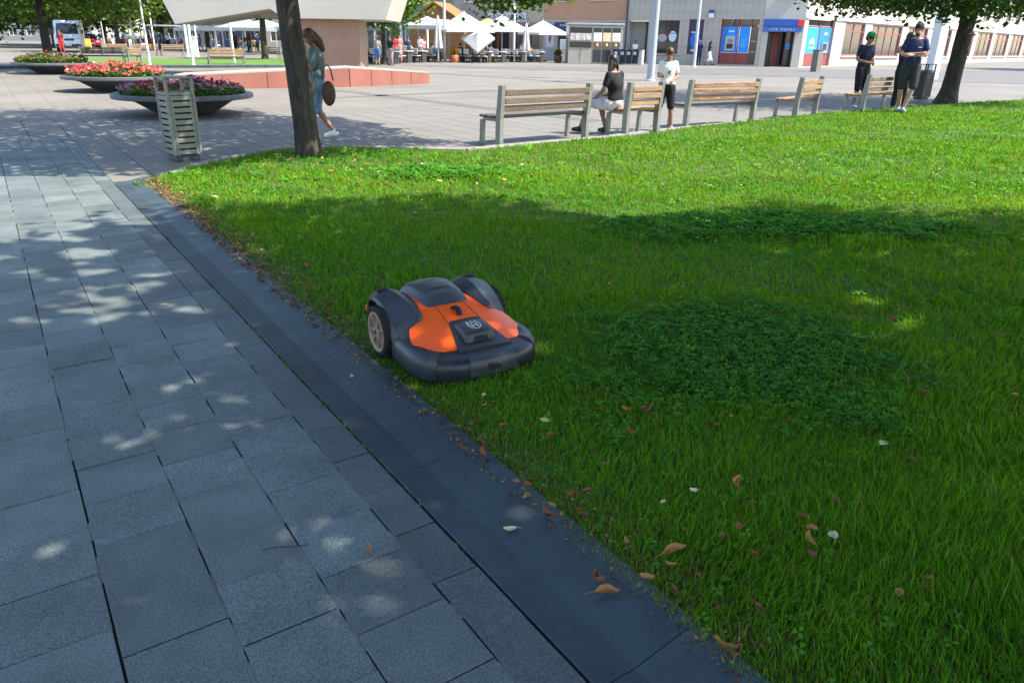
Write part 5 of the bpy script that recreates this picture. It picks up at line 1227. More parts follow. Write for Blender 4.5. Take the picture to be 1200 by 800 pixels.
# ================================================================ POLES, POSTS, KIOSK, FLAGPOLES
def pole(name, label, cat, p, r0, r1, h, m, foot=True, group=None, n=12):
    t = thing(name, label, cat, (p.x, p.y, 0), 0, group)
    MB().tube([(0, 0, 0), (0, 0, h * .5), (0, 0, h)], [r0, (r0 + r1) / 2, r1], n).build('shaft', m, t, 50)
    if foot: MB().lathe([(r0 * 1.5, 0), (r0 * 1.5, .03), (r0 * 1.15, .06), (r0 * 1.05, .16)], 16).build('base_plate', m, t, 40)
    return t
def lamp_head(t, h, m, L=.9):
    MB().tube([(0, 0, h - .02), (.25, 0, h + .12), (L, 0, h + .15)], .04, 8).build('arm', m, t, 50); MB().box((L + .3, 0, h + .13), (.7, .28, .10), .03).build('lamp_housing', m, t, 40)
PBLUE = mat('pole_bluegrey', (.34, .39, .44), .5, .06, 3, metal=.2)
lamp_head(pole('street_lamp', 'thick blue grey lamp post rising behind the boy in white', 'lamp post', G(762, 95), .165, .13, 8, PBLUE), 8, PBLUE)
lamp_head(pole('street_lamp', 'slim grey lamp post in front of the bank beside the woman with white skirt', 'lamp post', G(813, 79), .12, .08, 8, GALV), 8, GALV)
lamp_head(pole('street_lamp', 'grey lamp post among the cafe parasols beside the closed parasol', 'lamp post', G(521.5, 73), .11, .08, 8, GALV), 8, GALV)
pole('white_post', 'white post standing in the terrace below the long blue lettered sign', 'post', G(602, 71.5), .09, .08, 4.4, WHITEP)
flag_px = [((176, 79), .10), ((227, 78), .12), ((221, 67), .14), ((232, 62), .13), ((254, 61), .14), ((275, 76), .10), ((182, 60), .12), ((124, 59), .13)]
flag_lab = ['white flagpole standing at the dark bench on the far grass', 'white flagpole closest to the monument, in front of a white pillar', 'white flagpole behind the white pillar', 'thin white flagpole just right of the white pillar', 'white flagpole in front of the white tents', 'white flagpole rising behind the tan bench beside the monument', 'slim far white flagpole beyond the row of tan benches', 'short grey pole beside the red car']
for (p_, r_), lab in zip(flag_px, flag_lab):
    pole('flagpole' if 'flag' in lab else 'post', lab, 'flagpole' if 'flag' in lab else 'post', G(*p_), r_ * .62, r_ * .36, 2.7 if 'short' in lab else 8.5, GALV if 'short' in lab else WHITEP, group='poles round the far grass' if 'flag' in lab else None)
p = G(228.5, 67.5); t = thing('white_pillar', 'square white pillar among the flagpoles', 'pillar', p); MB().box((0, 0, .68), (.5, .4, 1.36), .02).build('pillar_shaft', WHITEP, t); MB().box((0, 0, 1.39), (.56, .46, .06), .01).build('pillar_cap', WHITEP, t)
p = G(168, 62); t = thing('barrier_gantry', 'thin grey horizontal bar on a post far off on the left', 'gantry', (p.x, p.y, 0)); hz = AT(168, 30, p.y).z; b = MB(); b.tube([(-1.8, 0, hz), (3.6, 0, hz)], .06, 6); b.build('crossbar', GALV, t); b = MB(); b.tube([(-.7, 0, 0), (-.7, 0, hz + .5)], .07, 6); b.build('post', GALV, t)
p = G(1090, 93); t = thing('information_pylon', 'tall white square pylon between the bins and the dark tree', 'pylon', (p.x, p.y, 0), rad(20)); MB().box((0, 0, 1.35), (.50, .50, 2.7), .01).build('pylon_body', mat('pylon_white', (.62, .63, .64), .5, .04, 2), t); MB().box((0, 0, 3.55), (.50, .50, 1.66), .01).build('pylon_head', mat('pylon_glass', (.45, .56, .56), .25, .05, 2), t); MB().box((0, 0, 2.71), (.53, .53, .025)).build('pylon_joint', DARKM, t)
p = G(955, 84.5); t = thing('bollard_cabinet', 'brown grey square cabinet post in the street before the blue cash machine', 'cabinet', (p.x, p.y, 0), rad(35)); MB().box((0, 0, .62), (.46, .42, 1.24), .01).build('cabinet_body', mat('cabinet_brown', (.17, .15, .125), .6, .15, 3), t); MB().box((0, 0, 1.26), (.5, .46, .05), .008).build('cabinet_lid', DARKM, t)
# news and coffee kiosk
KM = mat('kiosk_steel', (.33, .31, .27), .4, .12, 2, metal=.4); KD = mat('kiosk_dark', (.03, .027, .022), .4, .2, 4)
kp, kq = G(664, 74.5), G(722, 74.6); kd = (kq - kp).normalized(); kd = (kd + Vector((1, -.3, 0))).normalized(); KW = 4.05
kk = thing('vending_kiosk', 'grey steel vending kiosk with lit picture panels before the peach house', 'kiosk', (kp.x + .05, kp.y - .3, 0), math.atan2(kd.y, kd.x)); sxk = KW / 57.
MB().box((KW / 2, .62, 1.32), (KW, 1.2, 2.64), .02).build('cabinet', KM, kk); MB().box((KW / 2, .60, 2.72), (KW + .15, 1.35, .14), .02).build('roof', KM, kk)
panel(kk, 'header_band', .1, 1.72, 2.12, 2.48, KD, -.01, .03); panel(kk, 'shelf_band', .1, 1.72, 1.12, 1.52, KD, -.01, .03)
for k, c in enumerate(((.45, .38, .42), (.5, .42, .4), (.42, .42, .45), (.5, .45, .38))): panel(kk, 'picture_panel', .14 + .39 * k, .50 + .39 * k, 1.62, 2.08, mat('picture_%d' % k, c, .5, .6, 7), -.012, .03)
for k, c in enumerate(((.72, .66, .58), (.70, .50, .30), (.72, .60, .55))):
    x = 1.86 + k * .70; panel(kk, 'header_band', x, x + .6, 2.18, 2.46, KD, -.01, .03); panel(kk, 'picture_panel', x, x + .6, 1.55, 2.14, mat('picture_w%d' % k, c, .5, .35, 5), -.012, .03); bb = panel(kk, 'coffee_panel', x, x + .6, 1.05, 1.5, mat('coffee_brown', (.13, .08, .04), .5, .2, 5), -.012, .03)
    MB().ell((x + .3, -.03, 1.32), (.08, .01, .11), 10, 6).build('cup_print', mat('cup_cream', (.7, .6, .4), .5), bb)
    panel(kk, 'lower_door', x, x + .6, .12, 1.0, SCRN if k < 2 else KM, -.012, .03)
for x in (.92,): panel(kk, 'door_gap', x - .01, x + .01, .1, 1.08, KD, -.006, .02)
# waste bins by the kiosk
for k, lab in enumerate(('dark wheeled bin nearest the kiosk', 'second dark wheeled bin from the kiosk', 'third dark wheeled bin from the kiosk', 'dark wheeled bin farthest from the kiosk')):
    p = G(722, 76).lerp(G(744, 76), k / 3); t = thing('waste_bin', lab + ', with a pale label', 'waste bin', (p.x, p.y, 0), rad(-20), 'row of dark bins beside the kiosk')
    MB().rings([[(-.21, -.24, .05), (.21, -.24, .05), (.21, .24, .05), (-.21, .24, .05)], [(-.27, -.30, 1.0), (.27, -.30, 1.0), (.27, .30, 1.0), (-.27, .30, 1.0)]]).build('bin_body', mat('bin_navy', (.02, .028, .04), .5, .1, 3), t); MB().box((0, 0, 1.04), (.58, .64, .08), .02).build('bin_lid', DARKM, t); MB().box((0, -.290, .78), (.20, .02, .22)).build('bin_label', PALE_P, t)
p = G(749, 76); t = thing('bin_enclosure', 'pale grey slab-sided box at the end of the dark bins', 'enclosure', (p.x + .1, p.y, 0), rad(-20)); MB().box((0, 0, .52), (.30, .8, 1.04), .01).build('enclosure_panel', GALV, t); MB().box((0, 0, 1.06), (.34, .84, .04)).build('enclosure_lid', DARKM, t)
# globe plant pots, sign board
def pot(label, p, pm, lm, s_=1.0):
    t = thing('plant_pot', label, 'plant pot', (p.x, p.y, 0)); MB().lathe([(.26 * s_, 0), (.36 * s_, .25 * s_), (.38 * s_, .5 * s_), (.30 * s_, .62 * s_), (.26 * s_, .6 * s_), (.05, .58 * s_)], 18).build('pot', pm, t, 40)
    n_ = 260; d = NR.normal(0, 1, (n_, 3)); d /= np.linalg.norm(d, axis=1)[:, None]; P = d * .36 * s_ * NR.uniform(.6, 1, (n_, 1)) + np.array([0, 0, .86 * s_]); leaf_cloud('foliage', P, .14, leaf_cols(n_, *lm, 0), t)['kind'] = 'stuff'
OCH = ((.20, .12, .02), (.34, .20, .03)); pot('terracotta pot of ochre foliage at the cafe beside the lamp post', G(532.5, 73.5), mat('terracotta', (.42, .13, .05), .8), OCH, .85); pot('brown pot of rusty foliage beside the white sign board', G(653.5, 73.8), mat('pot_brown', (.14, .08, .04), .8), ((.14, .09, .02), (.22, .13, .03)), .85)
p = G(661.5, 73.4); t = thing('sign_board', 'white upright sign board between the rusty plant and the kiosk', 'sign', (p.x - .1, p.y, 0), rad(-15)); MB().box((0, 0, .85), (.62, .06, 1.6), .01).build('board', WHITEP, t); MB().ell((0, -.035, .8), (.09, .006, .18), 10, 6).build('board_print', mat('print_yellow', (.65, .6, .15), .6), t); MB().box((0, 0, .03), (.5, .4, .05)).build('board_foot', DARKM, t)

# ================================================================ CAFE TERRACE
def parasol(label, p, hw, z0, z1, m, rz=0, tilt=None, n=4, group='open cafe parasols'):
    t = thing('parasol', label, 'parasol', (p.x, p.y, 0), rz, group)
    if tilt: t.rotation_euler = tilt
    MB().tube([(0, 0, 0), (0, 0, z1 - .02)], .035, 8).build('mast', GALV, t)
    if not tilt: MB().box((0, 0, .05), (.6, .6, .1), .02).build('base', DARKM, t)
    if hw < 0: hw = -hw; n = 4.0
    k = [(hw, hw), (-hw, hw), (-hw, -hw), (hw, -hw)] if n == 4 and type(n) is int else [(hw, 0), (0, hw), (-hw, 0), (0, -hw)] if n == 4 else [(hw * math.cos(2 * math.pi * i / n), hw * math.sin(2 * math.pi * i / n)) for i in range(n)]
    b = MB()
    ring = lambda s_, z: [(x * s_, y * s_, z) for x, y in k]
    mid = lambda s_, z, sg: [v for i in range(len(k)) for v in ((k[i][0] * s_, k[i][1] * s_, z), ((k[i][0] + k[(i + 1) % len(k)][0]) / 2 * s_ * .985, (k[i][1] + k[(i + 1) % len(k)][1]) / 2 * s_ * .985, z + sg))]
    b.rings([mid(1.0, z0 - .16, .02), mid(1.0, z0, .03), mid(.5, (z0 + z1) / 2, .01), mid(.05, z1, 0), mid(.02, z1 - .02, 0), mid(.5, (z0 + z1) / 2 - .03, .01), mid(.985, z0 - .02, .03), mid(.99, z0 - .16, .02)], cap=False)
    b.build('canopy', m, t, 20); b = MB()
    for x, y in k: b.tube([(0, 0, z1 - .08), (x * .97, y * .97, z0 - .02)], .014, 4)
    b.build('ribs', GALV, t); MB().ell((0, 0, z1 + .03), (.05, .05, .08), 8, 6).build('finial', GALV, t)
    return t
def closed_parasol(label, p, h, m):
    t = thing('parasol', label, 'parasol', (p.x, p.y, 0), 0, 'closed cafe parasols'); MB().tube([(0, 0, 0), (0, 0, h)], .035, 8).build('mast', GALV, t); MB().box((0, 0, .05), (.5, .5, .1), .02).build('base', DARKM, t)
    b = MB(); rs = []
    for z, r in ((h * .30, .24), (h * .32, .27), (h * .5, .21), (h * .75, .15), (h * .93, .08), (h, .03)): rs.append([((r * (1 + .22 * math.cos(6 * a))) * math.cos(a), (r * (1 + .22 * math.cos(6 * a))) * math.sin(a), z) for a in (2 * math.pi * j / 30 for j in range(30))])
    b.rings(rs); b.build('folded_canopy', m, t, 60)
def tent(label, p, w, d, z0, z1, m, rz=0, group='white pavilion tents'):
    t = thing('tent', label, 'tent', (p.x, p.y, 0), rz, group)
    for sx in (-1, 1):
        for sy in (-1, 1): MB().box((sx * w / 2, sy * d / 2, z0 / 2), (.07, .07, z0)).build('leg', GALV, t)
    hw, hd = w / 2 + .1, d / 2 + .1
    b = MB(); R4 = lambda s_, z: [(hw * s_, hd * s_, z), (-hw * s_, hd * s_, z), (-hw * s_, -hd * s_, z), (hw * s_, -hd * s_, z)]
    b.rings([R4(1, z0 - .25), R4(1, z0 + .01), R4(.45, z0 + (z1 - z0) * .5), R4(.03, z1), R4(.02, z1 - .04), R4(.45, z0 + (z1 - z0) * .5 - .05), R4(.99, z0 - .03), R4(.99, z0 - .25)], cap=False); b.build('roof', m, t, 15)
CANY = mat('canvas_yellow', (.75, .48, .16), .85, .06, 4, trans=.25); CANG = mat('canvas_grey', (.22, .24, .25), .85, .06, 4)
parasol('small white parasol at the far left end of the cafe behind the tree', G(432, 73.5), 1.25, 2.15, 2.45, CANVAS)
tent('white flat-topped terrace tent next to the tree crown', G(502, 72.3), 2.4, 2.4, 2.4, 3.0, CANVAS, rad(-15), 'cafe tents')
closed_parasol('closed white parasol in front of the white terrace tent', G(514, 73.5), 3.05, CANVAS)
parasol('large white parasol right of the lamp post, widest on the terrace', G(544, 73), 1.75, 2.15, 3.3, CANVAS, rad(20))
tp_ = AT(560, 44, 56); parasol('white parasol tipped over so its canopy hangs down like a diamond', Vector((tp_.x, 56 + 2.0, 0)), -1.2, 2.55, 3.0, CANVAS, 0, (rad(50), 0, 0), group='tipped parasol')
parasol('yellow parasol peeping out between two white ones', G(570, 71) + Vector((0, 2, 0)), 1.3, 2.55, 3.15, CANY, rad(10))
parasol('white parasol under the long blue lettered sign', G(588, 72.5), 1.55, 2.25, 3.2, CANVAS, rad(30))
closed_parasol('closed white parasol between two open white parasols', G(616, 73.5), 2.75, CANVAS)
parasol('white parasol nearest the shop with the navy awning', G(635, 72.5), 1.4, 2.1, 2.95, CANVAS, rad(35))
pg = thing('terrace_pergola', 'grey flat-roofed terrace shelter behind the tree left of the cafe', 'pergola', (AT(468, 70, 62).x, 62, 0), math.atan2(DL.y, DL.x))
MB().box((0, 0, 2.75), (7.5, 3, .30), .02).build('roof', GALV, pg)
for sx in (-3.5, -1.2, 1.2, 3.5): MB().box((sx, -1.4, 1.3), (.14, .14, 2.6)).build('post', WHITEP, pg)
GRT = building('ochre_gable', 'ochre timber gable roof kiosk behind the white terrace tent', Vector((AT(513, 60, 66).x - 2.3, 66, 0)), Vector((1, -.3, 0)).normalized(), 'building'); OC = mat('timber_ochre', (.26, .125, .045), .7, .25, 2, stretch=(1, 1, 6))
MB().prism([(0, 0), (4.8, 0), (4.8, 2.7), (2.3, 4.1), (0, 2.7)], 0, 3, 'xz').build('wall', OC, GRT); MB().rings([[(-.3, -.3, 2.6), (2.3, -.3, 4.18), (5.1, -.3, 2.6), (5.1, -.3, 2.73), (2.3, -.3, 4.33), (-.3, -.3, 2.73)], [(-.3, 3.3, 2.6), (2.3, 3.3, 4.18), (5.1, 3.3, 2.6), (5.1, 3.3, 2.73), (2.3, 3.3, 4.33), (-.3, 3.3, 2.73)]]).build('roof', OC, GRT)
# tables and chairs
CHW = mat('cafe_wood', (.30, .20, .12), .7, .2, 4); CHG = mat('cafe_grey', (.45, .44, .42), .6, .1, 4)
tb0 = thing('cafe_table', '', 'table'); MB().box((0, 0, .73), (1.25, .75, .05), .01).build('tabletop', CHG, tb0)
for sx in (-.5, .5):
    MB().box((sx, 0, .36), (.06, .5, .70)).build('leg', DARKM, tb0)
cc0 = thing('cafe_chair', '', 'chair'); MB().box((0, 0, .44), (.44, .44, .05), .01).build('seat', CHG, cc0); MB().box((0, -.21, .74), (.44, .04, .36), .01).build('backrest', CHG, cc0)
for sx in (-.18, .18):
    for sy in (-.18, .18): MB().box((sx, sy, .21), (.04, .04, .42)).build('leg', DARKM, cc0)
tabs = [(472, 73.8), (489, 73.5), (507, 73.0), (548, 73.6), (566, 73.8), (583, 73.6), (606, 73.2), (628, 73.2), (440, 74.5), (456, 75.2)]
tl = ['under the far terrace tree', 'by the pale counter', 'inside the flat-topped white tent', 'under the widest white parasol', 'below the tipped parasol', 'below the blue lettered sign', 'beside the right closed parasol', 'nearest the navy awning', 'under the far left parasol', 'in front of the slim tree trunk']
ft, fc = True, True
for (tp, lab) in zip(tabs, tl):
    p = G(*tp); rz = math.atan2(DL.y, DL.x) + RND.uniform(-.1, .1)
    o = tb0 if ft else dup(tb0); ft = False; o.location = (p.x, p.y + .5, 0); o.rotation_euler = (0, 0, rz); o['label'] = 'cafe table ' + lab; o['group'] = 'cafe tables on the terrace'
    for k, (dx, dy, a, wl) in enumerate(((-.3, -.62, 0, 'near left'), (.3, -.62, 0, 'near right'), (0, .65, math.pi, 'far'))):
        c = cc0 if fc else dup(cc0); fc = False; v_ = Matrix.Rotation(rz, 3, 'Z') @ Vector((dx, dy, 0)); c.location = (p.x + v_.x, p.y + .5 + v_.y, 0); c.rotation_euler = (0, 0, rz + a); c['label'] = '%s chair of the cafe table %s' % (wl, lab); c['group'] = 'cafe chairs on the terrace'
p = G(468, 73.2); t = thing('service_counter', 'pale counter with vases on it left of the terrace tent', 'counter', (p.x, p.y, 0), math.atan2(DL.y, DL.x)); MB().box((0, 0, .5), (1.5, .5, 1.0), .02).build('counter_body', mat('counter_tan', (.42, .36, .24), .7, .1, 3), t); MB().box((0, 0, 1.03), (1.6, .6, .05), .01).build('counter_top', CHG, t)
# tents on the left
tent('white pavilion tent on the left of a pair beyond the flagpoles', AT(236, 57, 80), 3.4, 3.4, 2.1, 3.0, CANVAS, 0); tent('white pavilion tent on the right of a pair beyond the flagpoles', AT(250, 57, 79), 3.4, 3.4, 2.15, 3.05, CANVAS, 0)
for o in [o for o in bpy.data.objects if o.get('category') == 'tent' and o.location.y > 75]: o.location.z = 0
tent('grey pavilion tent beyond the tan bench beside the monument', AT(291, 60, 70), 4.2, 3.2, 2.15, 2.95, CANG, 0, 'grey tents'); bpy.data.objects[[o.name for o in bpy.data.objects if o.get('group') == 'grey tents'][0]].location.z = 0
tent('long grey terrace tent next to the grey pavilion tent', AT(313, 60, 76), 5.5, 3.2, 2.3, 3.0, CANG, 0, 'grey terrace tents'); bpy.data.objects[[o.name for o in bpy.data.objects if o.get('group') == 'grey terrace tents'][0]].location.z = 0

# ================================================================ FAR BENCHES, VAN, CAR
fb_ = 'benches round the far grass'
def fbench(label, a, c, wm): bench(label, G(*a), G(*c), wm, wm, fb_, 'bench')
fbench('dark slatted bench on the near side of the far grass', (97, 75.5), (146, 75.5), wood('char', (.06, .055, .055)))
fbench('small tan bench right beside the dark slatted bench', (152, 75.5), (166.5, 75.3), wood('tan', (.27, .165, .09)))
fbench('long tan bench beyond the far grass, behind the dark bench', (122, 66), (150, 66), wood('tanfar', (.25, .165, .10)))
fbench('long tan bench beyond the far grass, between two flagpoles', (155, 66), (186, 66), wood('tanfar', (.25, .165, .10)))
fbench('long tan bench beyond the far grass, left of the white pillar', (191, 66), (216, 66), wood('tanfar', (.25, .165, .10)))
fbench('orange tan bench beside the monument at the end of the far grass', (246, 76.5), (287, 76.5), wood('orange', (.30, .17, .09)))
fbench('dark bench in the tree shade behind the pedestal', (314, 70.5), (329, 70.5), wood('char', (.06, .055, .055)))
def wheels(t, xs, ys, r, w):
    for x in xs:
        for y in ys:
            b = MB(); b.T = Matrix.Translation((x, y, r)) @ Matrix.Rotation(rad(90), 4, 'Y'); b.lathe([(r * .6, -w / 2), (r * .95, -w / 2), (r, -w * .3), (r, w * .3), (r * .95, w / 2), (r * .6, w / 2)], 20); wh = b.build('wheel', RUB, t, 40)
            b = MB(); b.T = Matrix.Translation((x, y, r)) @ Matrix.Rotation(rad(90), 4, 'Y'); b.lathe([(r * .58, -w / 2 - .006), (r * .58, w / 2 + .006)], 16); b.build('rim', SILV, wh)
VANW = mat('van_white', (.78, .78, .78), .3, .02, 2, coat=.5); CARR = mat('car_red', (.40, .012, .04), .25, .04, 2, coat=.8); LAMP = mat('headlamp_glass', (.55, .57, .6), .1, .05, 5)
def loft_x(b, prof, hw, tum=0.0):
    """side outline prof (y, z) swept across the width, corners pulled in"""
    b.rings([[(x, y * k + (1 - k) * 0, z) for y, z in prof] for x, k in ((-hw, .965), (-hw * .93, 1.0), (hw * .93, 1.0), (hw, .965))])
vp = G(83, 61); vn = thing('delivery_van', 'white delivery van facing the square on the far left', 'van', (vp.x - 1.2, vp.y + 2.4, 0), face(.42, -.9))
b = MB(); loft_x(b, [(-2.7, .35), (2.55, .35), (2.75, .55), (2.72, 1.0), (2.55, 1.18), (1.75, 1.42), (1.05, 2.32), (.7, 2.52), (-2.6, 2.55), (-2.75, 2.3)], 1.0); b.build('body', VANW, vn, 35)
b = MB(); b.rings([[(-.84, 1.78, 1.45), (.84, 1.78, 1.45), (.76, 1.13, 2.27), (-.76, 1.13, 2.27)], [(-.84, 1.74, 1.42), (.84, 1.74, 1.42), (.76, 1.09, 2.24), (-.76, 1.09, 2.24)]]); b.build('windscreen', GLASS, vn)
for sx in (-1, 1):
    MB().box((sx * .74, 2.66, .98), (.34, .12, .24), .03).build('headlight', LAMP, vn); MB().box((sx * 1.002, 1.05, 1.72), (.02, .9, .55), .005).build('side_window', GLASS, vn); MB().box((sx * 1.14, 1.5, 1.6), (.16, .12, .34), .03).build('mirror', DARKM, vn)
MB().box((0, 2.74, .98), (1.0, .05, .16), .01).build('grille', DARKM, vn); MB().box((0, 2.75, .52), (1.9, .10, .22), .03).build('front_bumper', DARKM, vn); MB().box((0, 2.81, .55), (.5, .015, .11)).build('number_plate', WHITEP, vn)
wheels(vn, (-.88, .88), (-1.7, 1.75), .34, .22)
cp = G(107, 57); cn = thing('parked_car', 'crimson hatchback car parked beside the white van', 'car', (cp.x - 1, cp.y + 1.7, 0), face(.55, -.84))
b = MB(); loft_x(b, [(-2.0, .30), (1.95, .28), (2.08, .45), (2.05, .68), (1.85, .82), (.95, .98), (-1.7, 1.0), (-2.05, .85)], .87); b.build('body', CARR, cn, 35)
b = MB(); b.rings([[(-.80, 1.0, .96), (.80, 1.0, .96), (.80, -1.75, .98), (-.80, -1.75, .98)], [(-.62, .30, 1.46), (.62, .30, 1.46), (.62, -1.35, 1.46), (-.62, -1.35, 1.46)]]); b.build('cabin', CARR, cn, 35)
b = MB(); b.rings([[(-.70, 1.0, .995), (.70, 1.0, .995), (.58, .36, 1.425), (-.58, .36, 1.425)], [(-.70, .96, .98), (.70, .96, .98), (.58, .32, 1.41), (-.58, .32, 1.41)]]); b.build('windscreen', GLASS, cn)
for sx in (-1, 1): MB().box((sx * .64, 1.98, .66), (.36, .14, .16), .03).build('headlight', LAMP, cn); MB().box((sx * .96, .75, .98), (.16, .1, .12), .02).build('mirror', CARR, cn)
MB().box((0, 2.075, .42), (1.2, .03, .14)).build('grille', DARKM, cn); MB().box((0, 2.10, .52), (.5, .015, .11)).build('number_plate', WHITEP, cn)
wheels(cn, (-.78, .78), (-1.25, 1.25), .30, .18)
p = G(101, 59); t = thing('ground_roller', 'yellow drum of a small roller parked between van and car', 'roller', (p.x, p.y, 0), rad(20)); b = MB(); b.T = Matrix.Translation((0, 0, .42)) @ Matrix.Rotation(rad(90), 4, 'Y'); b.lathe([(.36, -.5), (.42, -.46), (.42, .46), (.36, .5)], 24); b.build('drum', mat('roller_yellow', (.55, .36, .04), .5), t, 40); MB().box((0, .6, .75), (.8, .7, .5), .05).build('engine_cover', MC['roller_yellow'], t, 40); MB().tube([(-.3, .9, .9), (-.3, 1.3, 1.2), (.3, 1.3, 1.2), (.3, .9, .9)], .03, 6).build('handle', DARKM, t)

# ================================================================ TREES ROUND THE SQUARE
def bg_tree(label, p, h, r, zb, n_cl, per, size, ca, cb, tr=.16, yellow=.02):
    p = Vector((p.x, p.y, 0)); zc = (zb + h) / 2
    return tree(label, p, (p.x + .1, p.y, zb + .8), tr, tr * .75, ((p.x, p.y, zc), (r, r, (h - zb) / 2)), int(n_cl * 1.35), per, r * .15, size, ca, cb, yellow, nl=10, zmin=zb)
GA, GB = (.05, .11, .014), (.11, .19, .022); GC, GD = (.035, .09, .014), (.08, .15, .02)
bg_tree('bright green tree with a slim trunk beside the monument and the cafe', G(450, 75.6), 6.5, 2.75, 1.95, 230, 16, .26, GA, GB, .14)
bg_tree('dark tree just left of the pedestal over the shaded bench', G(311, 70.5), 7, 2.5, 2.75, 190, 15, .30, GC, GD, .22)
bg_tree('shade tree hanging its dense crown over the far left flower bowl', Vector((-20.5, 34.5, 0)), 8.0, 5.2, 2.65, 560, 22, .24, GC, GD, .2, .04)
bg_tree('broad tree on the far left right behind the white van', Vector((-49, 84, 0)), 9, 6.5, 2.4, 260, 16, .42, GA, GB, .25, .04)
bg_tree('tree behind the long tan benches, in front of the far market', Vector((-34.2, 68, 0)), 8.5, 4.6, 2.6, 240, 16, .36, GA, GB, .2, .05)
bg_tree('round bright green tree between the slim flagpole and the market', Vector((-50, 96, 0)), 8, 4.8, 2.0, 190, 15, .38, (.05, .13, .02), (.10, .21, .03), .2)
bg_tree('tall tree with yellowing crown behind the first two flagpoles', Vector((-41, 92, 0)), 13, 6.5, 2.4, 300, 16, .5, (.075, .12, .02), (.15, .19, .03), .25, .08)
bg_tree('dark tree behind the white pavilion tents', Vector((-33.5, 86, 0)), 10, 3.6, 2.9, 200, 15, .42, GC, GD, .25)
bg_tree('tree standing right behind the white van, dark and wide', Vector((-55, 97, 0)), 10, 5.5, 1.8, 240, 16, .45, GC, GD, .25)
bg_tree('wide tree far behind the red car', Vector((-66, 100, 0)), 12, 7.5, 1.6, 240, 15, .55, GC, GD, .3)
bg_tree('wide tree at the far left edge behind the van', Vector((-60, 82, 0)), 11, 7.5, 1.7, 260, 16, .5, GA, GB, .3, .05)
bg_tree('tree far beyond the market, left of the tall yellowing tree', Vector((-56, 108, 0)), 14, 8, 1.8, 240, 15, .6, GA, GB, .3, .05)
bg_tree('tree behind the monument, rising over the tents', Vector((-27, 80, 0)), 11, 4.6, 3.2, 220, 15, .42, GC, GD, .25)
bg_tree('green tree behind the cafe pergola', Vector((-15.5, 80, 0)), 11, 5.0, 3.0, 230, 15, .42, GA, GB, .25)
bg_tree('tree at the far right end of the bank street', Vector((46, 62, 0)), 9, 4.5, 3.0, 210, 15, .42, GC, GD, .25)

# ================================================================ PEOPLE FAR OFF
CP = {'red': (.42, .03, .03), 'white': (.75, .75, .74), 'black': (.014, .014, .016), 'navy': (.02, .03, .09), 'grey': (.25, .25, .26), 'pink': (.6, .22, .28), 'brown': (.16, .09, .05), 'green': (.05, .14, .06), 'blue': (.06, .14, .35), 'beige': (.45, .37, .26), 'maroon': (.16, .02, .03), 'orange': (.5, .18, .05), 'lilac': (.38, .32, .48), 'yellow': (.55, .42, .08), 'teal': (.05, .20, .22), 'denim': (.10, .17, .30)}
def folk(label, p, rz, J, top, bot, bk_='trousers', hair='short', hm=HD, h=1.7, fem=False, leg_to=1.8, sleeve=.7, **k):
    return person(label, p, rz, J, 'tee', cloth('c_' + top, CP[top]), bk_, cloth('c_' + bot, CP[bot]), SHOE_D if k.get('dark', True) else SHOE_W, hair, hm, SKIN_TAN if RND.random() < .4 else SKIN, h, False, fem, leg_to=leg_to, sleeve=sleeve)
folk('woman in black top and white skirt walking past the tiled bank wall', G(830, 77), face(1, -.3), WALK, 'black', 'white', 'skirt', 'long', HD, 1.7, True, 1.35)
folk('white-haired man in dark blue half hidden by the slim lamp post', G(818, 76.6), face(-.6, -.8), STAND, 'navy', 'navy', hm=HG, h=1.76)
folk('person in brown patterned clothes walking by the bank window', G(791, 74.8), face(-1, -.2), WALK, 'brown', 'beige', 'trousers', 'short', HD, 1.72, False, 1.9, 1.6)
folk('person in white and pink standing behind the dark bins', G(743, 74.2), face(.2, -1), STAND, 'white', 'pink', hair='short', h=1.66)
folk('person in maroon standing in front of the white van', G(74, 63), face(.3, -1), STAND, 'maroon', 'red', h=1.75)
wk = [(443, 77, 'grey', 'blue', 'shorts', 'man in grey tee and blue shorts standing beside the slim tree, seen from behind', 0.1, 1.0), (458, 77, 'black', 'grey', 'trousers', 'person in black top and grey trousers leaning right of the slim tree', -.4, -.8), (463, 74.3, 'red', 'pink', 'trousers', 'woman in red behind the pale counter', .2, -1), (468.5, 74.1, 'pink', 'pink', 'trousers', 'person in pink behind the pale counter', .1, -1), (497, 73.2, 'pink', 'brown', 'trousers', 'woman in pink standing inside the white flat-topped tent', .5, -1), (493, 73.2, 'white', 'grey', 'trousers', 'waiter in white at the edge of the terrace tent', -.6, -1), (479, 73.6, 'navy', 'navy', 'trousers', 'person in navy between the counter and the terrace tent', .4, -1)]
for x, y, a, c, kb_, lab, dx, dy in wk: folk(lab, G(x, y), face(dx, dy), STAND, a, c, kb_, 'long' if 'woman' in lab else 'short', RND.choice((HD, HB, HL)), RND.uniform(1.62, 1.8), 'woman' in lab, .95 if kb_ == 'shorts' else 1.8)
seat_cols = [('black', 'denim'), ('white', 'navy'), ('lilac', 'grey'), ('navy', 'black'), ('brown', 'black'), ('blue', 'beige'), ('grey', 'black'), ('orange', 'denim'), ('green', 'black'), ('beige', 'navy'), ('teal', 'grey'), ('maroon', 'denim')]
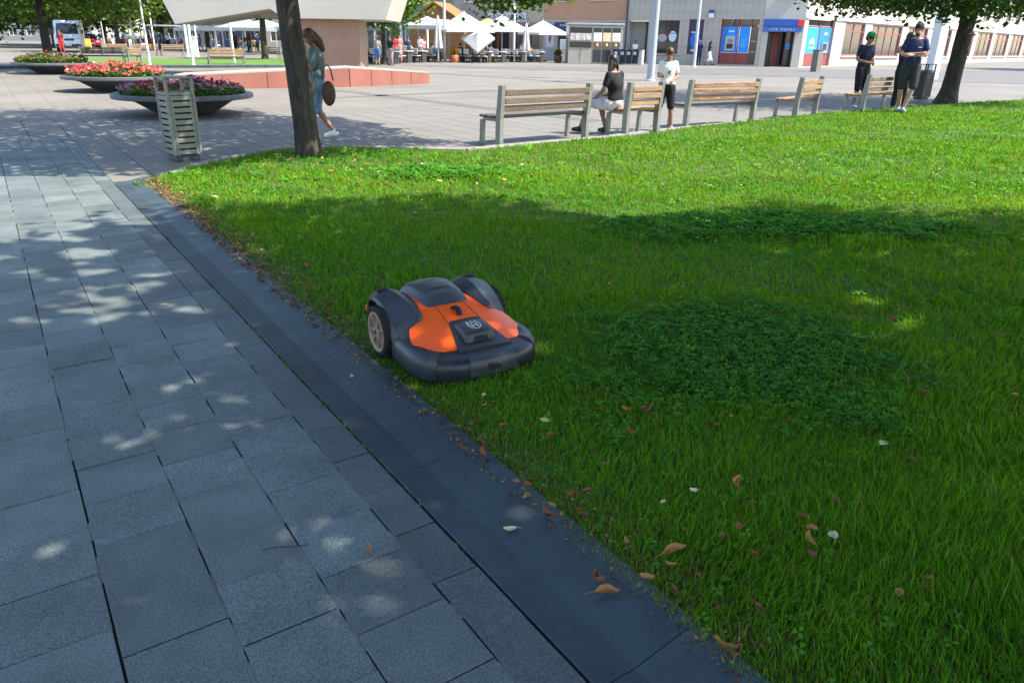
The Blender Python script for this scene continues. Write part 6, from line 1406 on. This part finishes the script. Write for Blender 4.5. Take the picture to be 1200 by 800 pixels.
for k, ((tp, lab), (a, c)) in enumerate(zip([(tabs[i], tl[i]) for i in (0, 1, 2, 3, 4, 5, 6, 7, 8, 9, 2, 3)], seat_cols)):
    p = G(*tp); rz = math.atan2(DL.y, DL.x); far = k % 2 == 0 or k > 9; dv = Matrix.Rotation(rz, 3, 'Z') @ (Vector((0, .62, 0)) if far else Vector((-.3, -.60, 0)))
    if k > 9: dv = Matrix.Rotation(rz, 3, 'Z') @ Vector((.3, -.60, 0)); far = False
    folk('seated guest in %s top and %s trousers, table %s' % (a, c, lab), (p.x + dv.x, p.y + .5 + dv.y, 0), rz + (math.pi if far else 0), SIT, a, c, h=1.7, leg_to=1.8)
MKT = [(148, 57.5), (154, 58.5), (160, 57.5), (166, 58), (171, 58.5), (177, 57.5), (186, 58), (192, 58.5), (198, 58), (204, 57.5), (209, 58.5), (116, 57), (120.5, 57.5), (128, 57), (134, 57.5), (231, 59.5), (236, 60), (243, 59), (248, 60), (258, 59.5), (277, 61), (282, 60), (288, 61.5), (293, 61), (298, 60.5), (303, 61.5), (139, 58), (182, 58.5)]
names = list(CP); used_ = set(); k = 0
for (x, y) in MKT:
    while True:
        a, c = RND.choice(names), RND.choice(['black', 'navy', 'grey', 'denim', 'beige', 'brown', 'white'])
        if (a, c) not in used_ and a != c: used_.add((a, c)); break
    where = 'by the long tan benches' if x < 215 and x > 140 else 'near the red car' if x < 141 else 'by the white pavilion tents' if x < 262 else 'by the grey tents'
    sit = RND.random() < .35; p = G(x, y)
    folk('far off %s in %s top and %s trousers %s' % ('seated person' if sit else 'person', a, c, where), p, RND.uniform(0, 6.28), RND.choice((STAND, WALK)) if not sit else SIT, a, c, h=RND.uniform(1.6, 1.82), hm=RND.choice((HD, HB, HL, HG)))
    if sit:
        s_ = dup(cc0, (p.x, p.y, 0), RND.uniform(0, 6), 'chair under the seated person in %s top and %s trousers' % (a, c)); s_['group'] = 'chairs in the far market'
# market stalls with awnings
for k, (x, y, a, lab) in enumerate(((150, 56.5, 'brown', 'low brown market stall behind the tan benches'), (166, 56.3, 'orange', 'terracotta market stall behind the tan benches'), (188, 56.5, 'blue', 'market stall with a blue and pink top behind the flagpoles'), (202, 56.5, 'brown', 'brown market stall left of the white pillar'))):
    p = G(x, y); t = thing('market_stall', lab, 'market stall', (p.x, p.y, 0), 0); MB().box((0, 0, .5), (3.2, 1.2, 1.0), .03).build('counter', cloth('c_' + a, CP[a]), t)
    for sx in (-1.5, 1.5): MB().box((sx, .5, 1.2), (.08, .08, 2.4)).build('post', DARKM, t)
    MB().box((0, .1, 2.45), (3.5, 1.9, .09), .02).build('roof', cloth('c_' + ('lilac' if a == 'blue' else 'beige'), CP['lilac' if a == 'blue' else 'beige']), t)

# ================================================================ FALLEN LEAVES
def dry_leaf(s_, kind):
    n_ = 7; vs = []; curl = RND.uniform(.6, 1.6) * (1.7 if kind == 'curl' else .6); tw_ = RND.uniform(-.5, .5)
    for i in range(n_):
        t_ = i / (n_ - 1); w = math.sin(math.pi * min(1, t_ * .96 + .04)) ** .7 * (.21 if kind == 'curl' else .25 if kind == 'flat' else .40) * (1 - .25 * t_)
        y = (t_ - .5); z = curl * (t_ - .5) ** 2 * .7 + .03
        for q in (-1, 0, 1):
            xx = q * w + math.sin(t_ * 3.6 + tw_) * (.16 if kind == 'curl' else .06); zz = z + abs(q) * w * curl * .7 + RND.uniform(-.045, .045); vs.append((xx * s_, y * s_, zz * s_))
    fs = [(i * 3 + q, i * 3 + q + 1, i * 3 + q + 4, i * 3 + q + 3) for i in range(n_ - 1) for q in (0, 1)]
    b = MB(); b.add(vs, fs); b.tube([(0, .5 * s_, curl * .175 * s_ + .03 * s_), (.05 * s_, .8 * s_, .04 * s_)], .012 * s_, 4); return b
LM = {'yellow': mat('leaf_yellow', (.55, .42, .13), .7, .2, 30), 'ochre': mat('leaf_ochre', (.36, .17, .045), .75, .3, 30), 'brown': mat('leaf_brown', (.20, .085, .035), .8, .3, 30), 'cream': mat('leaf_cream', (.60, .52, .30), .7, .15, 30), 'rust': mat('leaf_rust', (.28, .08, .03), .8, .3, 30)}
protos = {}
for kind in ('curl', 'round', 'flat'):
    for c in LM:
        for q in range(2):
            o = dry_leaf(1.0, kind).build('fallen_leaf', LM[c], None, 60, recalc=False); protos[(kind, c, q)] = o.data; bpy.data.objects.remove(o)
def leaf_at(x, y, s_, kind, c, label, group=None, z=None):
    o = bpy.data.objects.new('fallen_leaf', protos[(kind, c, RND.randint(0, 1))]); COL.objects.link(o)
    if z is None:
        lawn_in = inside(np.array([x]), np.array([y]))[0]; z = float(lawn_h(x, y)) + RND.uniform(.026, .045) if lawn_in else .002
        v_ = x * VA.x + y * VA.y; u_ = x * UA.x + y * UA.y
        if not lawn_in and v_ > 1.1 and v_ < 1.34 and u_ < 9: z = .005 + .19 * (v_ - 1.1)
    o.location = (x, y, z); o.rotation_euler = (RND.uniform(-.35, .35), RND.uniform(-.35, .35), RND.uniform(0, 6.28)); o.scale = (s_,) * 3
    tag(o, label, 'leaf', group); return o
SPEC = [((637, 510), .055, 'round', 'yellow', 'bright yellow leaf lying on the grass just below the mower'), ((972, 654), .055, 'round', 'cream', 'pale cream leaf on the grass near the lower right'), ((1031, 536), .055, 'round', 'cream', 'cream leaf on the lower edge of the clover patch'), ((709, 704), .10, 'curl', 'ochre', 'large curled ochre leaf on the kerb stone'), ((703, 690), .075, 'curl', 'brown', 'curled brown leaf lapping the large ochre leaf on the kerb'), ((598, 624), .06, 'flat', 'cream', 'thin straw-coloured leaf on the flat of the kerb'), ((433, 645), .055, 'flat', 'ochre', 'golden leaf alone on the paving slabs'), ((788, 666), .105, 'curl', 'ochre', 'big curled ochre leaf in the grass beside the kerb'), ((860, 592), .085, 'curl', 'ochre', 'curled ochre leaf in the grass below the clover'), ((809, 597), .055, 'flat', 'cream', 'pale tan leaf in the grass below the clover'), ((975, 609), .045, 'round', 'brown', 'small round brown leaf in the lower right grass'), ((946, 672), .05, 'round', 'brown', 'brown leaf next to the pale cream leaf'), ((945, 657), .07, 'curl', 'ochre', 'ochre leaf left of the pale cream leaf'), ((774, 611), .05, 'flat', 'cream', 'buff leaf standing in the grass right of the kerb'), ((733, 497), .08, 'curl', 'ochre', 'curled golden leaf on the near edge of the clover'), ((757, 500), .08, 'curl', 'brown', 'curled tan leaf touching the golden leaf by the clover'), ((847, 775), .08, 'curl', 'ochre', 'ochre leaf at the lawn edge by the last kerb joint'), ((862, 792), .06, 'curl', 'brown', 'brown leaf at the bottom edge of the lawn'), ((412, 446), .055, 'flat', 'cream', 'pale leaf on the kerb beside the mower'), ((498, 491), .06, 'flat', 'ochre', 'tan leaf at the kerb edge in front of the mower'), ((567, 476), .05, 'flat', 'cream', 'light tan leaf in the grass in front of the mower'), ((205, 314), .05, 'flat', 'yellow', 'straw leaf lying on the narrow slab row'), ((193, 358), .05, 'flat', 'ochre', 'straw leaf lying on the wide slabs, beyond the dapples'), ((1043, 393), .09, 'curl', 'rust', 'rust red leaf clump on the right edge of the clover'), ((762, 371), .05, 'flat', 'rust', 'rusty leaf at the far edge of the clover'), ((645, 616), .07, 'curl', 'brown', 'dark brown leaf on the seam of kerb and grass')]
for (px_, s_, kd_, c, lab) in SPEC:
    q = G(*px_[:2]); leaf_at(q.x, q.y, s_ * .78, kd_, c, lab)
FORM = {'curl': 'curled', 'round': 'rounded', 'flat': 'flat'}; TONE = {'brown': 'dark brown', 'ochre': 'ochre', 'rust': 'rust red', 'yellow': 'straw yellow', 'cream': 'cream'}
def strew(x, y, s_, kinds, tones, where, group):
    k_, c_ = RND.choice(kinds), RND.choice(tones)
    leaf_at(x, y, s_, k_, c_, '%s %s dry leaf %s' % (TONE[c_], FORM[k_], where), group)
def place_words(x, y):
    d = math.hypot((x - 1.15) / .95, (y - 3.45) / .85)
    if d < 1: return 'caught in the clover right of the mower'
    if y > 4.6: return 'in the shaded grass beyond the mower and clover' if x < 1.6 else 'in the shaded grass beyond the clover, far right'
    if x < .3 and y > 2.4: return 'in the grass just beside the mower'
    if y < 2.6: return 'in the near grass between kerb and clover' if x < .9 else 'in the near grass below the clover, lower right'
    return 'in the shaded grass right of the clover' if x > 1.2 else 'in the grass between mower and clover'
n_ = 0
while n_ < 170:
    y = RND.uniform(1.6, 7.0); x = RND.uniform(-.7 * y, .74 * y + .3)
    if not inside(np.array([x]), np.array([y]))[0]: continue
    mxx, myy = mower_local(x, y)
    if abs(mxx) < .4 and -.35 < myy < .6: continue
    strew(x, y, RND.uniform(.020, .045), ('curl', 'round', 'flat'), ('brown', 'ochre', 'rust', 'brown', 'rust'), place_words(x, y), 'dry leaves strewn over the shaded grass'); n_ += 1
for k in range(110):
    u = RND.choice((RND.uniform(.9, 3.0), RND.gauss(5.0, .5), RND.gauss(5.6, .5), RND.gauss(6.6, .5))); v_ = 1.28 + abs(RND.gauss(0, .14)) - (.04 if RND.random() < .3 else 0)
    q = UV(u, v_); mxx, myy = mower_local(q.x, q.y)
    if abs(mxx) < .4 and -.35 < myy < .6: continue
    strew(q.x, q.y, RND.uniform(.022, .048), ('curl', 'flat'), ('brown', 'ochre', 'rust', 'brown'), 'in the litter along the kerb %s the mower' % ('in front of' if u < 3.1 else 'behind'), 'dry leaves in the litter along the kerb')
for k in range(60):
    u, v_ = RND.uniform(6.8, 9.4), RND.uniform(1.5, 5.5); q = UV(u, v_)
    if inside(np.array([q.x]), np.array([q.y]))[0]: strew(q.x, q.y, RND.uniform(.045, .085), ('curl', 'round', 'flat'), ('yellow', 'ochre', 'cream', 'ochre', 'brown'), 'on the sunny grass near the first tree', 'dry leaves on the sunny grass')
q = G(333, 643); b = MB(); b.tube([(-.07, 0, .004), (-.02, .004, .007), (.03, -.003, .006), (.075, .003, .004)], [.0012, .0018, .0018, .001], 5); o = b.build('twig', BARK, None, 50, (q.x, q.y, .001), rad(12)); tag(o, 'short dark twig lying on the paving slabs', 'twig')
# ================================================================ settle the remeshed bodies and clothes
dg = bpy.context.evaluated_depsgraph_get()
for o in REM:
    me = bpy.data.meshes.new_from_object(o.evaluated_get(dg)); me.polygons.foreach_set('use_smooth', [True] * len(me.polygons)); NEWM = (o, me)
    o['_m'] = me.name
for o in REM:
    me = bpy.data.meshes[o['_m']]; del o['_m']; o.modifiers.clear(); o.data = me
